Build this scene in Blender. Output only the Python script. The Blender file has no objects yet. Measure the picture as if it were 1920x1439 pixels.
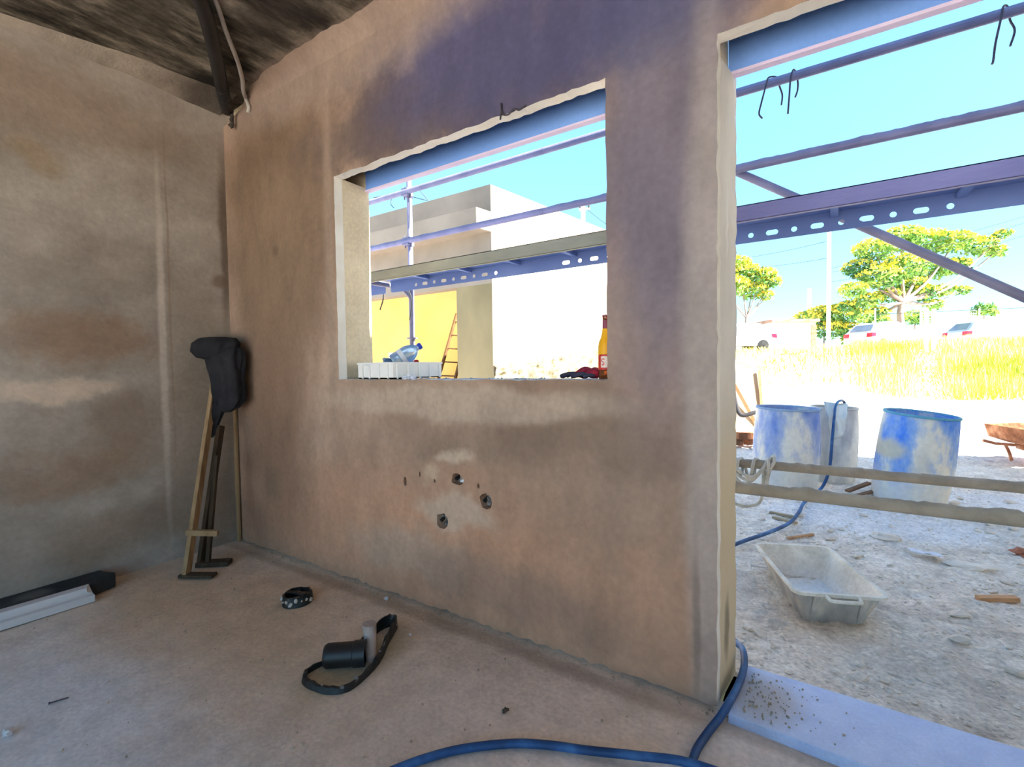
import bpy, math, random
import numpy as np
from mathutils import Vector, Matrix, noise
from mathutils.geometry import tessellate_polygon

SC = bpy.context.scene
COL = SC.collection
R = random.Random(7)

# ------------------------------------------------------------------ camera, world, sun, exposure
FPX, YAW, PITCH, ROLL, EYE = 895.24, 0.5788, 0.0335, -0.0143, 1.08
fw = Vector((-math.sin(YAW) * math.cos(PITCH), math.cos(YAW) * math.cos(PITCH), -math.sin(PITCH)))
r0 = Vector((math.cos(YAW), math.sin(YAW), 0))
u0 = r0.cross(fw)
rt = math.cos(ROLL) * r0 + math.sin(ROLL) * u0
up = -math.sin(ROLL) * r0 + math.cos(ROLL) * u0
cd = bpy.data.cameras.new('camera')
cam = bpy.data.objects.new('camera', cd)
COL.objects.link(cam)
cd.sensor_width = 36.0
cd.sensor_fit = 'HORIZONTAL'
cd.lens = FPX / 1920 * 36.0
cd.clip_start = 0.02
cd.clip_end = 500
m3 = Matrix((rt, up, -fw)).transposed()
cam.matrix_world = Matrix.Translation((0, 0, EYE)) @ m3.to_4x4()
SC.camera = cam

SUN_EL = math.radians(42)
SUN_DIR = Vector((math.cos(SUN_EL) * 0.9998, math.cos(SUN_EL) * 0.02, math.sin(SUN_EL)))
w = bpy.data.worlds.new('world')
SC.world = w
w.use_nodes = True
nt = w.node_tree
nt.nodes.clear()
wo = nt.nodes.new('ShaderNodeOutputWorld')
bg = nt.nodes.new('ShaderNodeBackground')
sky = nt.nodes.new('ShaderNodeTexSky')
sky.sky_type = 'NISHITA'
sky.sun_disc = False
sky.sun_elevation = SUN_EL
sky.sun_rotation = math.radians(90 - 1.15)
sky.altitude = 50
sky.air_density = 1.0
sky.dust_density = 0.15
sky.ozone_density = 1.5
bg.inputs['Strength'].default_value = 0.178
tint = nt.nodes.new('ShaderNodeVectorMath')
tint.operation = 'MULTIPLY'
wtc = nt.nodes.new('ShaderNodeTexCoord')
wsep = nt.nodes.new('ShaderNodeSeparateXYZ')
wrmp = nt.nodes.new('ShaderNodeValToRGB')
wrmp.color_ramp.elements[0].position = 0.0
wrmp.color_ramp.elements[0].color = (0.36, 0.60, 0.72, 1)
wrmp.color_ramp.elements[1].position = 0.42
wrmp.color_ramp.elements[1].color = (0.68, 0.95, 1.0, 1)
nt.links.new(wtc.outputs['Generated'], wsep.inputs[0])
nt.links.new(wsep.outputs['Z'], wrmp.inputs[0])
nt.links.new(wrmp.outputs[0], tint.inputs[1])
nt.links.new(sky.outputs[0], tint.inputs[0])
nt.links.new(tint.outputs[0], bg.inputs['Color'])
nt.links.new(bg.outputs[0], wo.inputs['Surface'])

sd = bpy.data.lights.new('sun', 'SUN')
sd.energy = 13.5
sd.color = (1.0, 0.95, 0.86)
sd.angle = math.radians(0.6)
sun = bpy.data.objects.new('sun', sd)
COL.objects.link(sun)
sun.rotation_euler = SUN_DIR.to_track_quat('Z', 'Y').to_euler()
sun.location = (30, 0, 30)

SC.view_settings.view_transform = 'Standard'
SC.view_settings.look = 'None'
SC.view_settings.gamma = 1.0
SC.view_settings.use_curve_mapping = False
SC.view_settings.exposure = 1.55
try:
    SC.cycles.max_bounces = 14
    SC.cycles.diffuse_bounces = 8
    SC.cycles.use_denoising = True
    SC.cycles.caustics_refractive = False
    SC.cycles.caustics_reflective = False
except Exception:
    pass


# ------------------------------------------------------------------ helpers
def lin(c):
    return tuple((v / 255 / 12.92) if v / 255 <= 0.04045 else ((v / 255 + 0.055) / 1.055) ** 2.4 for v in c[:3]) + (1.0,)


def mat(name, cols, scale=4.0, detail=6.0, rough=0.9, bump=0.0, bscale=30.0, stretch=(1, 1, 1), tint_patches=(),
        metal=0.0, trans=0.0, mid=0.0, midscale=7.0, midstretch=(1, 1, 0.45), fine=0.0, fscale=60.0, nrough=0.55, spec=0.3, alpha=1.0, bdist=0.02):
    """cols: list of (position, sRGB) over a fractal noise; tint_patches."""
    m = bpy.data.materials.new(name)
    m.use_nodes = True
    n = m.node_tree.nodes
    L = m.node_tree.links
    b = n['Principled BSDF']
    b.inputs['Roughness'].default_value = rough
    b.inputs['Metallic'].default_value = metal
    b.inputs['Specular IOR Level'].default_value = spec
    if trans:
        b.inputs['Transmission Weight'].default_value = trans
    if alpha < 1:
        b.inputs['Alpha'].default_value = alpha
    tc = n.new('ShaderNodeTexCoord')
    mp = n.new('ShaderNodeMapping')
    mp.inputs['Scale'].default_value = stretch
    L.new(tc.outputs['Object'], mp.inputs['Vector'])
    if len(cols) == 1 and not tint_patches:
        b.inputs['Base Color'].default_value = lin(cols[0][1])
        cur = None
    else:
        t = n.new('ShaderNodeTexNoise')
        t.inputs['Scale'].default_value = scale
        t.inputs['Detail'].default_value = detail
        t.inputs['Roughness'].default_value = nrough
        L.new(mp.outputs[0], t.inputs['Vector'])
        rp = n.new('ShaderNodeValToRGB')
        e = rp.color_ramp.elements
        while len(e) < len(cols):
            e.new(0.5)
        while len(e) > max(1, len(cols)):
            e.remove(e[-1])
        for k, (p, c) in enumerate(cols):
            e[k].position = p
            e[k].color = lin(c)
        L.new(t.outputs[0], rp.inputs[0])
        cur = rp.outputs[0]
        wn = None
        for s in tint_patches:
            if wn is None:
                wn = n.new('ShaderNodeTexNoise')
                wn.inputs['Scale'].default_value = 3.2
                wn.inputs['Detail'].default_value = 7
                wn.inputs['Roughness'].default_value = 0.62
                L.new(tc.outputs['Object'], wn.inputs['Vector'])
                wv = n.new('ShaderNodeVectorMath')
                wv.operation = 'SUBTRACT'
                wv.inputs[1].default_value = (0.5, 0.5, 0.5)
                L.new(wn.outputs['Color'], wv.inputs[0])
            c, r, col, amt = s[:4]
            soft = s[4] if len(s) > 4 else 0.35
            warp = s[5] if len(s) > 5 else 0.6
            sc_ = n.new('ShaderNodeVectorMath')
            sc_.operation = 'SCALE'
            sc_.inputs['Scale'].default_value = warp
            L.new(wv.outputs[0], sc_.inputs[0])
            ad = n.new('ShaderNodeVectorMath')
            ad.operation = 'ADD'
            L.new(tc.outputs['Object'], ad.inputs[0])
            L.new(sc_.outputs[0], ad.inputs[1])
            sb = n.new('ShaderNodeVectorMath')
            sb.operation = 'SUBTRACT'
            sb.inputs[1].default_value = c
            L.new(ad.outputs[0], sb.inputs[0])
            dv = n.new('ShaderNodeVectorMath')
            dv.operation = 'DIVIDE'
            dv.inputs[1].default_value = r
            L.new(sb.outputs[0], dv.inputs[0])
            ln = n.new('ShaderNodeVectorMath')
            ln.operation = 'LENGTH'
            L.new(dv.outputs[0], ln.inputs[0])
            mr = n.new('ShaderNodeMapRange')
            mr.interpolation_type = 'SMOOTHSTEP'
            mr.inputs['From Min'].default_value = 1 + soft
            mr.inputs['From Max'].default_value = 1 - soft
            mr.inputs['To Max'].default_value = amt
            L.new(ln.outputs['Value'], mr.inputs['Value'])
            mx = n.new('ShaderNodeMix')
            mx.data_type = 'RGBA'
            L.new(mr.outputs[0], mx.inputs['Factor'])
            L.new(cur, mx.inputs['A'])
            mx.inputs['B'].default_value = lin(col)
            cur = mx.outputs['Result']
        for amp_, sc2, st2 in ((mid, midscale, midstretch),):
            if not amp_:
                continue
            m2 = n.new('ShaderNodeMapping')
            m2.inputs['Scale'].default_value = st2
            L.new(tc.outputs['Object'], m2.inputs['Vector'])
            fn = n.new('ShaderNodeTexNoise')
            fn.inputs['Scale'].default_value = sc2
            fn.inputs['Detail'].default_value = 7
            fn.inputs['Roughness'].default_value = 0.65
            L.new(m2.outputs[0], fn.inputs['Vector'])
            fr = n.new('ShaderNodeMapRange')
            fr.inputs['From Min'].default_value = 0.32
            fr.inputs['From Max'].default_value = 0.68
            fr.inputs['To Min'].default_value = 1 - amp_
            fr.inputs['To Max'].default_value = 1 + amp_
            L.new(fn.outputs[0], fr.inputs['Value'])
            ml = n.new('ShaderNodeVectorMath')
            ml.operation = 'SCALE'
            L.new(cur, ml.inputs[0])
            L.new(fr.outputs[0], ml.inputs['Scale'])
            cur = ml.outputs[0]
        if fine:
            fn = n.new('ShaderNodeTexNoise')
            fn.inputs['Scale'].default_value = fscale
            fn.inputs['Detail'].default_value = 4
            L.new(tc.outputs['Object'], fn.inputs['Vector'])
            fr = n.new('ShaderNodeMapRange')
            fr.inputs['From Min'].default_value = 0.3
            fr.inputs['From Max'].default_value = 0.7
            fr.inputs['To Min'].default_value = 1 - fine
            fr.inputs['To Max'].default_value = 1 + fine
            L.new(fn.outputs[0], fr.inputs['Value'])
            ml = n.new('ShaderNodeVectorMath')
            ml.operation = 'SCALE'
            L.new(cur, ml.inputs[0])
            L.new(fr.outputs[0], ml.inputs['Scale'])
            cur = ml.outputs[0]
        L.new(cur, b.inputs['Base Color'])
    if bump:
        bn = n.new('ShaderNodeTexNoise')
        bn.inputs['Scale'].default_value = bscale
        bn.inputs['Detail'].default_value = 8
        bn.inputs['Roughness'].default_value = 0.6
        L.new(mp.outputs[0], bn.inputs['Vector'])
        bp = n.new('ShaderNodeBump')
        bp.inputs['Strength'].default_value = bump
        bp.inputs['Distance'].default_value = bdist
        L.new(bn.outputs[0], bp.inputs['Height'])
        L.new(bp.outputs[0], b.inputs['Normal'])
    return m


def frame_of(d):
    d = d.normalized()
    a = Vector((0, 0, 1)) if abs(d.z) < 0.9 else Vector((1, 0, 0))
    x = d.cross(a).normalized()
    return x, d.cross(x).normalized()


class MB:
    def __init__(s):
        s.v, s.f, s.mi = [], [], []

    def add(s, vs, fs, mi=0):
        o = len(s.v)
        s.v += [tuple(v) for v in vs]
        s.f += [tuple(i + o for i in f) for f in fs]
        s.mi += [mi] * len(fs)
        return s

    def box(s, lo, hi, mi=0, M=None):
        x0, y0, z0 = lo
        x1, y1, z1 = hi
        vs = [Vector(p) for p in ((x0, y0, z0), (x1, y0, z0), (x1, y1, z0), (x0, y1, z0), (x0, y0, z1), (x1, y0, z1), (x1, y1, z1), (x0, y1, z1))]
        if M is not None:
            vs = [M @ v for v in vs]
        return s.add(vs, [(0, 3, 2, 1), (4, 5, 6, 7), (0, 1, 5, 4), (1, 2, 6, 5), (2, 3, 7, 6), (3, 0, 4, 7)], mi)

    def bar(s, a, b, wx, wz, upv=(0, 0, 1), mi=0):
        """a square bar from a to b, width wx across, wz along upv"""
        a, b = Vector(a), Vector(b)
        d = (b - a).normalized()
        x = d.cross(Vector(upv)).normalized()
        z = x.cross(d).normalized()
        vs = []
        for p in (a, b):
            for i, j in ((-1, -1), (1, -1), (1, 1), (-1, 1)):
                vs.append(p + x * (i * wx / 2) + z * (j * wz / 2))
        return s.add(vs, [(3, 2, 1, 0), (4, 5, 6, 7), (0, 1, 5, 4), (1, 2, 6, 5), (2, 3, 7, 6), (3, 0, 4, 7)], mi)

    def tube(s, path, rad, seg=10, mi=0, caps=True, flat=1.0):
        P = [Vector(p) for p in path]
        n = len(P)
        rr = rad if isinstance(rad, (list, tuple)) else [rad] * n
        vs, fs = [], []
        d0 = (P[1] - P[0]).normalized()
        x, y = frame_of(d0)
        for i in range(n):
            d = (P[min(i + 1, n - 1)] - P[max(i - 1, 0)])
            d = d.normalized() if d.length > 1e-9 else d0
            x = (x - d * x.dot(d)).normalized()
            y = d.cross(x)
            for k in range(seg):
                t = 2 * math.pi * k / seg
                vs.append(P[i] + x * (math.cos(t) * rr[i]) + y * (math.sin(t) * rr[i] * flat))
        for i in range(n - 1):
            for k in range(seg):
                a, b = i * seg + k, i * seg + (k + 1) % seg
                fs.append((a, b, b + seg, a + seg))
        if caps:
            fs.append(tuple(range(seg))[::-1])
            fs.append(tuple((n - 1) * seg + k for k in range(seg)))
        return s.add(vs, fs, mi)

    def lathe(s, prof, seg=32, M=None, mi=0, closed=False, wob=None):
        vs, fs = [], []
        for i, (r, z) in enumerate(prof):
            for k in range(seg):
                t = 2 * math.pi * k / seg
                q = r if wob is None else r * (1 + wob(t, z))
                v = Vector((q * math.cos(t), q * math.sin(t), z))
                vs.append(M @ v if M is not None else v)
        n = len(prof)
        for i in range(n if closed else n - 1):
            for k in range(seg):
                a, b = i * seg + k, i * seg + (k + 1) % seg
                j = (i + 1) % n
                fs.append((a, b, j * seg + (k + 1) % seg, j * seg + k))
        if not closed:
            if prof[0][0] > 1e-4:
                fs.append(tuple(range(seg))[::-1])
            if prof[-1][0] > 1e-4:
                fs.append(tuple((n - 1) * seg + k for k in range(seg)))
        return s.add(vs, fs, mi)

    def loft(s, rings, mi=0, caps=(True, True), closed=True):
        """rings: lists of points, same count"""
        k = len(rings[0])
        vs = [p for r in rings for p in r]
        fs = []
        for i in range(len(rings) - 1):
            for j in range(k if closed else k - 1):
                a, b = i * k + j, i * k + (j + 1) % k
                fs.append((a, b, b + k, a + k))
        if caps[0]:
            fs.append(tuple(range(k))[::-1])
        if caps[1]:
            fs.append(tuple((len(rings) - 1) * k + j for j in range(k)))
        return s.add(vs, fs, mi)

    def slab(s, loops, d0, d1, axis='y', mi=0, side_mi=None):
        """flat plate with holes: loops of 2-D points; axis is the thickness direction"""
        def P(a, b, d):
            return {'y': (a, d, b), 'x': (d, a, b), 'z': (a, b, d)}[axis]
        flat = [p for lp in loops for p in lp]
        tris = tessellate_polygon([[Vector((p[0], p[1], 0)) for p in lp] for lp in loops])
        n = len(flat)
        s.add([P(p[0], p[1], d0) for p in flat], tris, mi)
        s.add([P(p[0], p[1], d1) for p in flat], [t[::-1] for t in tris], mi)
        o = 0
        for q, lp in enumerate(loops):
            k = len(lp)
            vs = [P(p[0], p[1], d0) for p in lp] + [P(p[0], p[1], d1) for p in lp]
            sm = mi if side_mi is None else (side_mi[q] if isinstance(side_mi, (list, tuple)) else side_mi)
            s.add(vs, [(i, (i + 1) % k, k + (i + 1) % k, k + i) for i in range(k)], sm)
            o += k
        return s

    def grid(s, nx, ny, fn, mi=0):
        vs = [fn(i / nx, j / ny) for j in range(ny + 1) for i in range(nx + 1)]
        fs = [(j * (nx + 1) + i, j * (nx + 1) + i + 1, (j + 1) * (nx + 1) + i + 1, (j + 1) * (nx + 1) + i) for j in range(ny) for i in range(nx)]
        return s.add(vs, fs, mi)

    def build(s, name, mats, parent=None, smooth=None, bevel=0.0, fixn=True):
        me = bpy.data.meshes.new(name)
        off = Vector((0, 0, 0))
        q = parent
        while q is not None:
            off += q.location
            q = q.parent
        me.from_pydata([(v[0] - off.x, v[1] - off.y, v[2] - off.z) for v in s.v], [], s.f)
        mats = mats if isinstance(mats, (list, tuple)) else [mats]
        for m in mats:
            me.materials.append(m)
        if len(mats) > 1:
            me.polygons.foreach_set('material_index', s.mi)
        import bmesh
        if fixn:
            bm = bmesh.new()
            bm.from_mesh(me)
            bmesh.ops.remove_doubles(bm, verts=bm.verts, dist=1e-6)
            bmesh.ops.recalc_face_normals(bm, faces=bm.faces)
            bm.to_mesh(me)
            bm.free()
        if smooth is not None:
            me.polygons.foreach_set('use_smooth', [True] * len(me.polygons))
            try:
                me.set_sharp_from_angle(angle=math.radians(smooth))
            except Exception:
                pass
        me.update()
        o = bpy.data.objects.new(name, me)
        COL.objects.link(o)
        if parent is not None:
            o.parent = parent
        if bevel:
            bv = o.modifiers.new('bevel', 'BEVEL')
            bv.width = bevel
            bv.segments = 2
            bv.limit_method = 'ANGLE'
        return o


def tag(o, label=None, cat=None, group=None, kind=None):
    if label:
        o['label'] = label
    if cat:
        o['category'] = cat
    if group:
        o['group'] = group
    if kind:
        o['kind'] = kind
    return o


def thing(name, label, cat, loc=(0, 0, 0), group=None):
    o = bpy.data.objects.new(name, None)
    COL.objects.link(o)
    o.location = loc
    o.empty_display_size = 0.1
    return tag(o, label, cat, group)


def smooth_path(pts, n=8):
    P = [Vector(p) for p in pts]
    P = [P[0] * 2 - P[1]] + P + [P[-1] * 2 - P[-2]]
    out = []
    for i in range(1, len(P) - 2):
        a, b, c, d = P[i - 1:i + 3]
        for k in range(n):
            t = k / n
            out.append(0.5 * ((2 * b) + (c - a) * t + (2 * a - 5 * b + 4 * c - d) * t * t + (3 * b - a - 3 * c + d) * t ** 3))
    out.append(P[-2])
    return out


def nz(x, y=0.0, z=0.0):
    return noise.noise(Vector((x, y, z)))


def blob(mb, c, r, seed=0, lump=0.25, sq=(1, 1, 1), n=1, mi=0, freq=1.6):
    """a small irregular stone-like lump"""
    import bmesh
    bm = bmesh.new()
    bmesh.ops.create_icosphere(bm, subdivisions=n, radius=1.0)
    vs = []
    for v in bm.verts:
        k = 1 + lump * 2 * nz(v.co.x * freq + seed * 3.7, v.co.y * freq + seed, v.co.z * freq)
        vs.append((c[0] + v.co.x * r * k * sq[0], c[1] + v.co.y * r * k * sq[1], c[2] + v.co.z * r * k * sq[2]))
    fs = [tuple(v.index for v in f.verts) for f in bm.faces]
    bm.free()
    mb.add(vs, fs, mi)
    return mb


# ------------------------------------------------------------------ dimensions
W, WC, WO = 1.563, 1.613, 1.785          # inner plaster face, back of plaster, outer face of the front wall
XC, XD, XL, XR = -3.1414, -0.2726, -2.080, -0.626
ZS, ZT, ZD, ZC = 1.031, 2.057, 2.0655, 2.72
XD2 = 1.85                                # far side of the doorway (out of frame)

# ------------------------------------------------------------------ materials of the shell
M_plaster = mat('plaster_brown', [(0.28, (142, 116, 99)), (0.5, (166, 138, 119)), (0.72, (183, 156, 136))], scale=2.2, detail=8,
                stretch=(1, 1, 0.8), bump=0.25, bscale=9, fine=0.07, fscale=45, mid=0.13,
                tint_patches=[((-1.5, W, 0.15), (1.6, 1, 0.42), (200, 150, 118), 0.75, 0.5, 0.4),  # warm light on the lower wall, put into the plaster colour
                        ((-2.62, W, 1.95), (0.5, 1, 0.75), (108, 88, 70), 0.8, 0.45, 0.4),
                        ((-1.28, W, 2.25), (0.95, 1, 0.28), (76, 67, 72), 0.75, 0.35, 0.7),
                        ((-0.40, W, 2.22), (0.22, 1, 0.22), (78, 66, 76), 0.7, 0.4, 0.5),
                        ((-1.9, W, 2.60), (1.1, 1, 0.16), (152, 134, 122), 0.75, 0.4, 0.25),
                        ((-2.13, W, 1.62), (0.035, 1, 0.8), (160, 138, 122), 0.75, 0.6, 0.03),
                        ((-1.32, W, 0.46), (0.20, 1, 0.085), (196, 174, 154), 0.7, 0.4, 0.4),
                        ((-1.62, W, 0.25), (0.35, 1, 0.10), (190, 166, 146), 0.6, 0.5, 0.4),
                        ((-1.15, W, 0.80), (0.55, 1, 0.11), (138, 116, 100), 0.6, 0.5, 0.5),
                        ((-0.62, W, 0.84), (0.28, 1, 0.12), (136, 115, 100), 0.65, 0.4, 0.5),
                        ((-0.55, W, 0.55), (0.3, 1, 0.2), (150, 128, 112), 0.5, 0.6, 0.6),
                        ((-1.35, W, 0.93), (0.8, 1, 0.07), (188, 168, 150), 0.7, 0.3, 0.12),
                        ((-0.46, W, 1.05), (0.04, 1, 0.13), (142, 120, 104), 0.5, 0.4, 0.3),
                        ((-0.36, W, 0.90), (0.045, 1, 0.10), (142, 120, 104), 0.45, 0.4, 0.35),
                        ((-2.70, W, 0.75), (0.35, 1, 0.65), (128, 98, 78), 0.7, 0.6, 0.4),
                        ((-2.62, W, 1.7), (0.35, 1, 0.5), (150, 124, 102), 0.6, 0.6, 0.4),
                        ((-2.72, W, 0.42), (0.09, 1, 0.11), (126, 104, 84), 0.6, 0.4, 0.2),
                        ((-1.05, W, 0.2), (0.5, 1, 0.12), (152, 124, 107), 0.6, 0.5, 0.5),
                        ((-0.42, W, 1.75), (0.26, 1, 0.75), (108, 103, 120), 0.85, 0.5, 0.25),  # violet lens flare beside the doorway, painted into the plaster
                        ((-0.95, W, 2.35), (0.75, 1, 0.32), (72, 76, 116), 0.75, 0.5, 0.4),  # blue-violet lens flare above the window, painted into the plaster
                        ((-0.30, W, 1.0), (0.07, 1, 1.05), (172, 160, 154), 0.7, 0.45, 0.06),
                        ((-0.335, W, 0.27), (0.012, 1, 0.22), (134, 116, 104), 0.7, 0.6, 0.03),
                        ((-1.34, W, 0.70), (0.09, 1, 0.035), (204, 182, 160), 0.75, 0.6, 0.3),
                        ((-1.47, W, 0.62), (0.05, 1, 0.04), (202, 176, 150), 0.7, 0.6, 0.3),
                        ((-2.62, W, 1.76), (0.03, 1, 0.03), (112, 90, 74), 0.6, 0.6, 0.1)])
M_edge = mat('white_corner_plaster', [(0.3, (236, 226, 212)), (0.7, (248, 242, 232))], scale=8, bump=0.3, bscale=25)
M_core = mat('raw_render', [(0.3, (222, 202, 170)), (0.7, (240, 222, 190))], scale=5, bump=0.4, bscale=25, fine=0.08,
             tint_patches=[((XL, 1.65, 1.05), (0.2, 0.12, 0.06), (120, 112, 95), 0.6, 0.5, 0.1)])
M_leftwall = mat('left_wall_plaster', [(0.28, (136, 123, 112)), (0.5, (160, 148, 137)), (0.72, (178, 167, 156))], scale=1.7, detail=9,
                 stretch=(1, 0.9, 1.1), bump=0.25, bscale=9, fine=0.07, fscale=45, mid=0.12, midstretch=(1, 0.7, 1),
                 tint_patches=[((XC, 0.85, 1.25), (1, 0.33, 0.13), (140, 112, 90), 0.75, 0.6, 0.5),
                         ((XC, 1.03, 0.80), (1, 0.14, 0.17), (136, 114, 96), 0.65, 0.5, 0.35),
                         ((XC, 0.80, 0.60), (1, 0.35, 0.10), (146, 120, 98), 0.7, 0.6, 0.5),
                         ((XC, 0.72, 0.99), (1, 0.25, 0.06), (208, 186, 166), 0.8, 0.5, 0.3),
                         ((XC, 1.0, 0.25), (1, 0.3, 0.12), (138, 116, 96), 0.6, 0.6, 0.5),
                         ((XC, 0.85, 2.40), (1, 0.55, 0.18), (150, 128, 110), 0.65, 0.6, 0.5),
                         ((XC, 0.68, 2.12), (1, 0.10, 0.07), (150, 124, 90), 0.5, 0.6, 0.3),
                         ((XC, 1.195, 1.2), (1, 0.018, 0.85), (206, 192, 180), 0.8, 0.6, 0.03),
                         ((XC, 1.235, 1.5), (1, 0.006, 1.0), (140, 120, 104), 0.6, 0.6, 0.02),
                         ((XC, 1.55, 1.9), (1, 0.035, 0.5), (96, 78, 64), 0.8, 0.5, 0.06),  # darker upright strip next to the room corner
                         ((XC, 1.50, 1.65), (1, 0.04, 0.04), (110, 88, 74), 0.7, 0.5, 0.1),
                         ((XC, 1.4, 0.7), (1, 0.2, 0.8), (146, 124, 104), 0.6, 0.6, 0.2)])
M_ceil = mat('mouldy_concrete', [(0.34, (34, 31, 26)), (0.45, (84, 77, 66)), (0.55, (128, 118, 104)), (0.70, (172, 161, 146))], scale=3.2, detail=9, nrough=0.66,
             stretch=(3.0, 1.0, 1.0), bump=0.6, bscale=12, fine=0.12,
             tint_patches=[((-2.94, 1.42, ZC), (0.12, 0.14, 0.3), (22, 18, 15), 0.92, 0.4, 0.25),
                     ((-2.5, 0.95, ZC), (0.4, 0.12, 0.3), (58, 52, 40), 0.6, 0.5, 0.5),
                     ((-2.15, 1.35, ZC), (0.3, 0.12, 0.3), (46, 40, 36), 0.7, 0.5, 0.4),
                     ((-2.2, 1.54, ZC), (0.7, 0.06, 0.3), (150, 134, 122), 0.6, 0.5, 0.2)])
M_cove = mat('cove_mortar', [(0.3, (122, 111, 100)), (0.7, (170, 157, 142))], scale=6, bump=0.5, bscale=20,
             tint_patches=[((-3.06, 1.45, 2.7), (0.15, 0.18, 0.2), (50, 42, 36), 0.7, 0.5, 0.2)])
M_floor = mat('dusty_screed', [(0.28, (190, 171, 152)), (0.5, (213, 194, 175)), (0.72, (228, 212, 195))], scale=2.6, detail=9,
              bump=0.35, bscale=28, fine=0.1, fscale=70, bdist=0.01, mid=0.12, midscale=9, midstretch=(1, 1, 1),
              tint_patches=[((-2.0, 0.2, 0), (0.8, 0.6, 1), (216, 214, 214), 0.85, 0.6, 0.5),  # grey dust, with cool sky light painted into the colour too
                      ((-0.5, 1.2, 0), (0.7, 0.45, 1), (230, 214, 202), 0.8, 0.6, 0.4),  # daylight from the doorway painted on as a paler floor patch
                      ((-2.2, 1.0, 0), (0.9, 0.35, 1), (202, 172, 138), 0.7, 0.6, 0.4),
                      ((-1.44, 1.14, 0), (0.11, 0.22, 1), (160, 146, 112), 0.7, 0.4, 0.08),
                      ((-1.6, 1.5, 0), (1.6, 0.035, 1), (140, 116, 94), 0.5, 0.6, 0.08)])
M_lintel = mat('blue_grey_shutter_steel', [(0.3, (120, 166, 244)), (0.7, (134, 180, 252))], scale=3, rough=0.5, stretch=(0.3, 1, 1), fine=0.03)
M_lip = mat('shutter_lip', [(0.4, (226, 206, 236)), (0.6, (234, 216, 242))], scale=4, rough=0.6)


# ------------------------------------------------------------------ shell
def jag(a, b, step, amp, seed, axis):
    """points from a to b (2-D) with a ragged offset along axis"""
    n = max(2, int(math.dist(a, b) / step))
    out = []
    for i in range(n):
        t = i / n
        p = [a[0] + (b[0] - a[0]) * t, a[1] + (b[1] - a[1]) * t]
        p[axis] += amp * (nz(i * 0.9 + seed, seed) + 0.6 * nz(i * 0.31 + seed, seed + 5)) * (0 if i == 0 else 1)
        out.append(tuple(p))
    return out


def ngon2(cx, cz, rx, rz, n, seed, j=0.55):
    return [(cx + rx * math.cos(2 * math.pi * k / n) * (1 + j * nz(k * 1.7 + seed, seed)), cz + rz * math.sin(2 * math.pi * k / n) * (1 + j * nz(k * 1.3 + seed, seed + 9))) for k in range(n)]


outer = []
outer += jag((XC, 0.014), (XD, 0.012), 0.025, 0.014, 1.3, 1)
outer += jag((XD, 0.012), (XD, ZD), 0.03, 0.005, 3.1, 0)
outer += jag((XD, ZD), (XD2, ZD), 0.03, 0.006, 8.2, 1)
outer += [(XD2, ZD), (XD2, 0.0), (2.4, 0.0), (2.4, 2.80)]
outer += jag((2.4, 2.80), (-2.5, 2.80), 0.05, 0.0, 2.2, 1)
outer += jag((-2.5, 2.80), (-2.78, 2.755), 0.03, 0.02, 2.9, 1)
outer += jag((-2.78, 2.755), (-2.96, 2.645), 0.03, 0.02, 6.9, 1)
outer += [(-2.96, 2.645), (XC, 2.60)]
win = []
win += jag((XL, ZS), (XR, ZS), 0.03, 0.004, 4.4, 1)
win += jag((XR, ZS), (XR, ZT), 0.03, 0.004, 5.4, 0)
win += jag((XR, ZT), (XL, ZT), 0.025, 0.008, 6.4, 1)
win += jag((XL, ZT), (XL, ZS), 0.03, 0.003, 7.4, 0)
digs = [(-1.309, 0.606, 0.036, 0.027, 11), (-1.160, 0.533, 0.032, 0.035, 9), (-1.398, 0.412, 0.036, 0.037, 10)]
chips = [(-1.619, 0.560, 0.012, 0.022, 6), (-1.527, 0.603, 0.006, 0.014, 5), (-1.437, 0.584, 0.006, 0.010, 5), (-1.195, 0.591, 0.006, 0.013, 5)]
holes = [ngon2(a, b, c, d, n, a * 7) for a, b, c, d, n in digs + chips]
mb = MB()
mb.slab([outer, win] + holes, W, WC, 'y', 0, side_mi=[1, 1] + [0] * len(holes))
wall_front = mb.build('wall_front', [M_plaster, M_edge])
tag(wall_front, 'brown plastered wall with window and door openings', kind='structure')
mb = MB()
mb.box((XC - 0.2, WC, -0.05), (XL, WO, 2.06))
mb.slab([[(XR, -0.05), (XD - 0.004, -0.05), (XD - 0.004, 2.5), (XR + 0.08, 2.5), (XR + 0.08, 2.075), (XR, 2.06)]], WC, WO + 0.0, 'y')
mb.box((XL, WC, -0.05), (XR, WO, ZS - 0.002))
mb.box((XD2, WC, -0.05), (2.4, WO, 2.5))
mb.box((XC - 0.2, WC, 2.5), (2.4, WO, 2.95))
mb.box((XC - 0.2, WC, 2.06), (XL - 0.16, WO, 2.5))
mb.box((XL - 0.16, WO - 0.02, 2.06), (XL - 0.001, WO, 2.5))
mb.build('masonry', M_core, wall_front)
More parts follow.
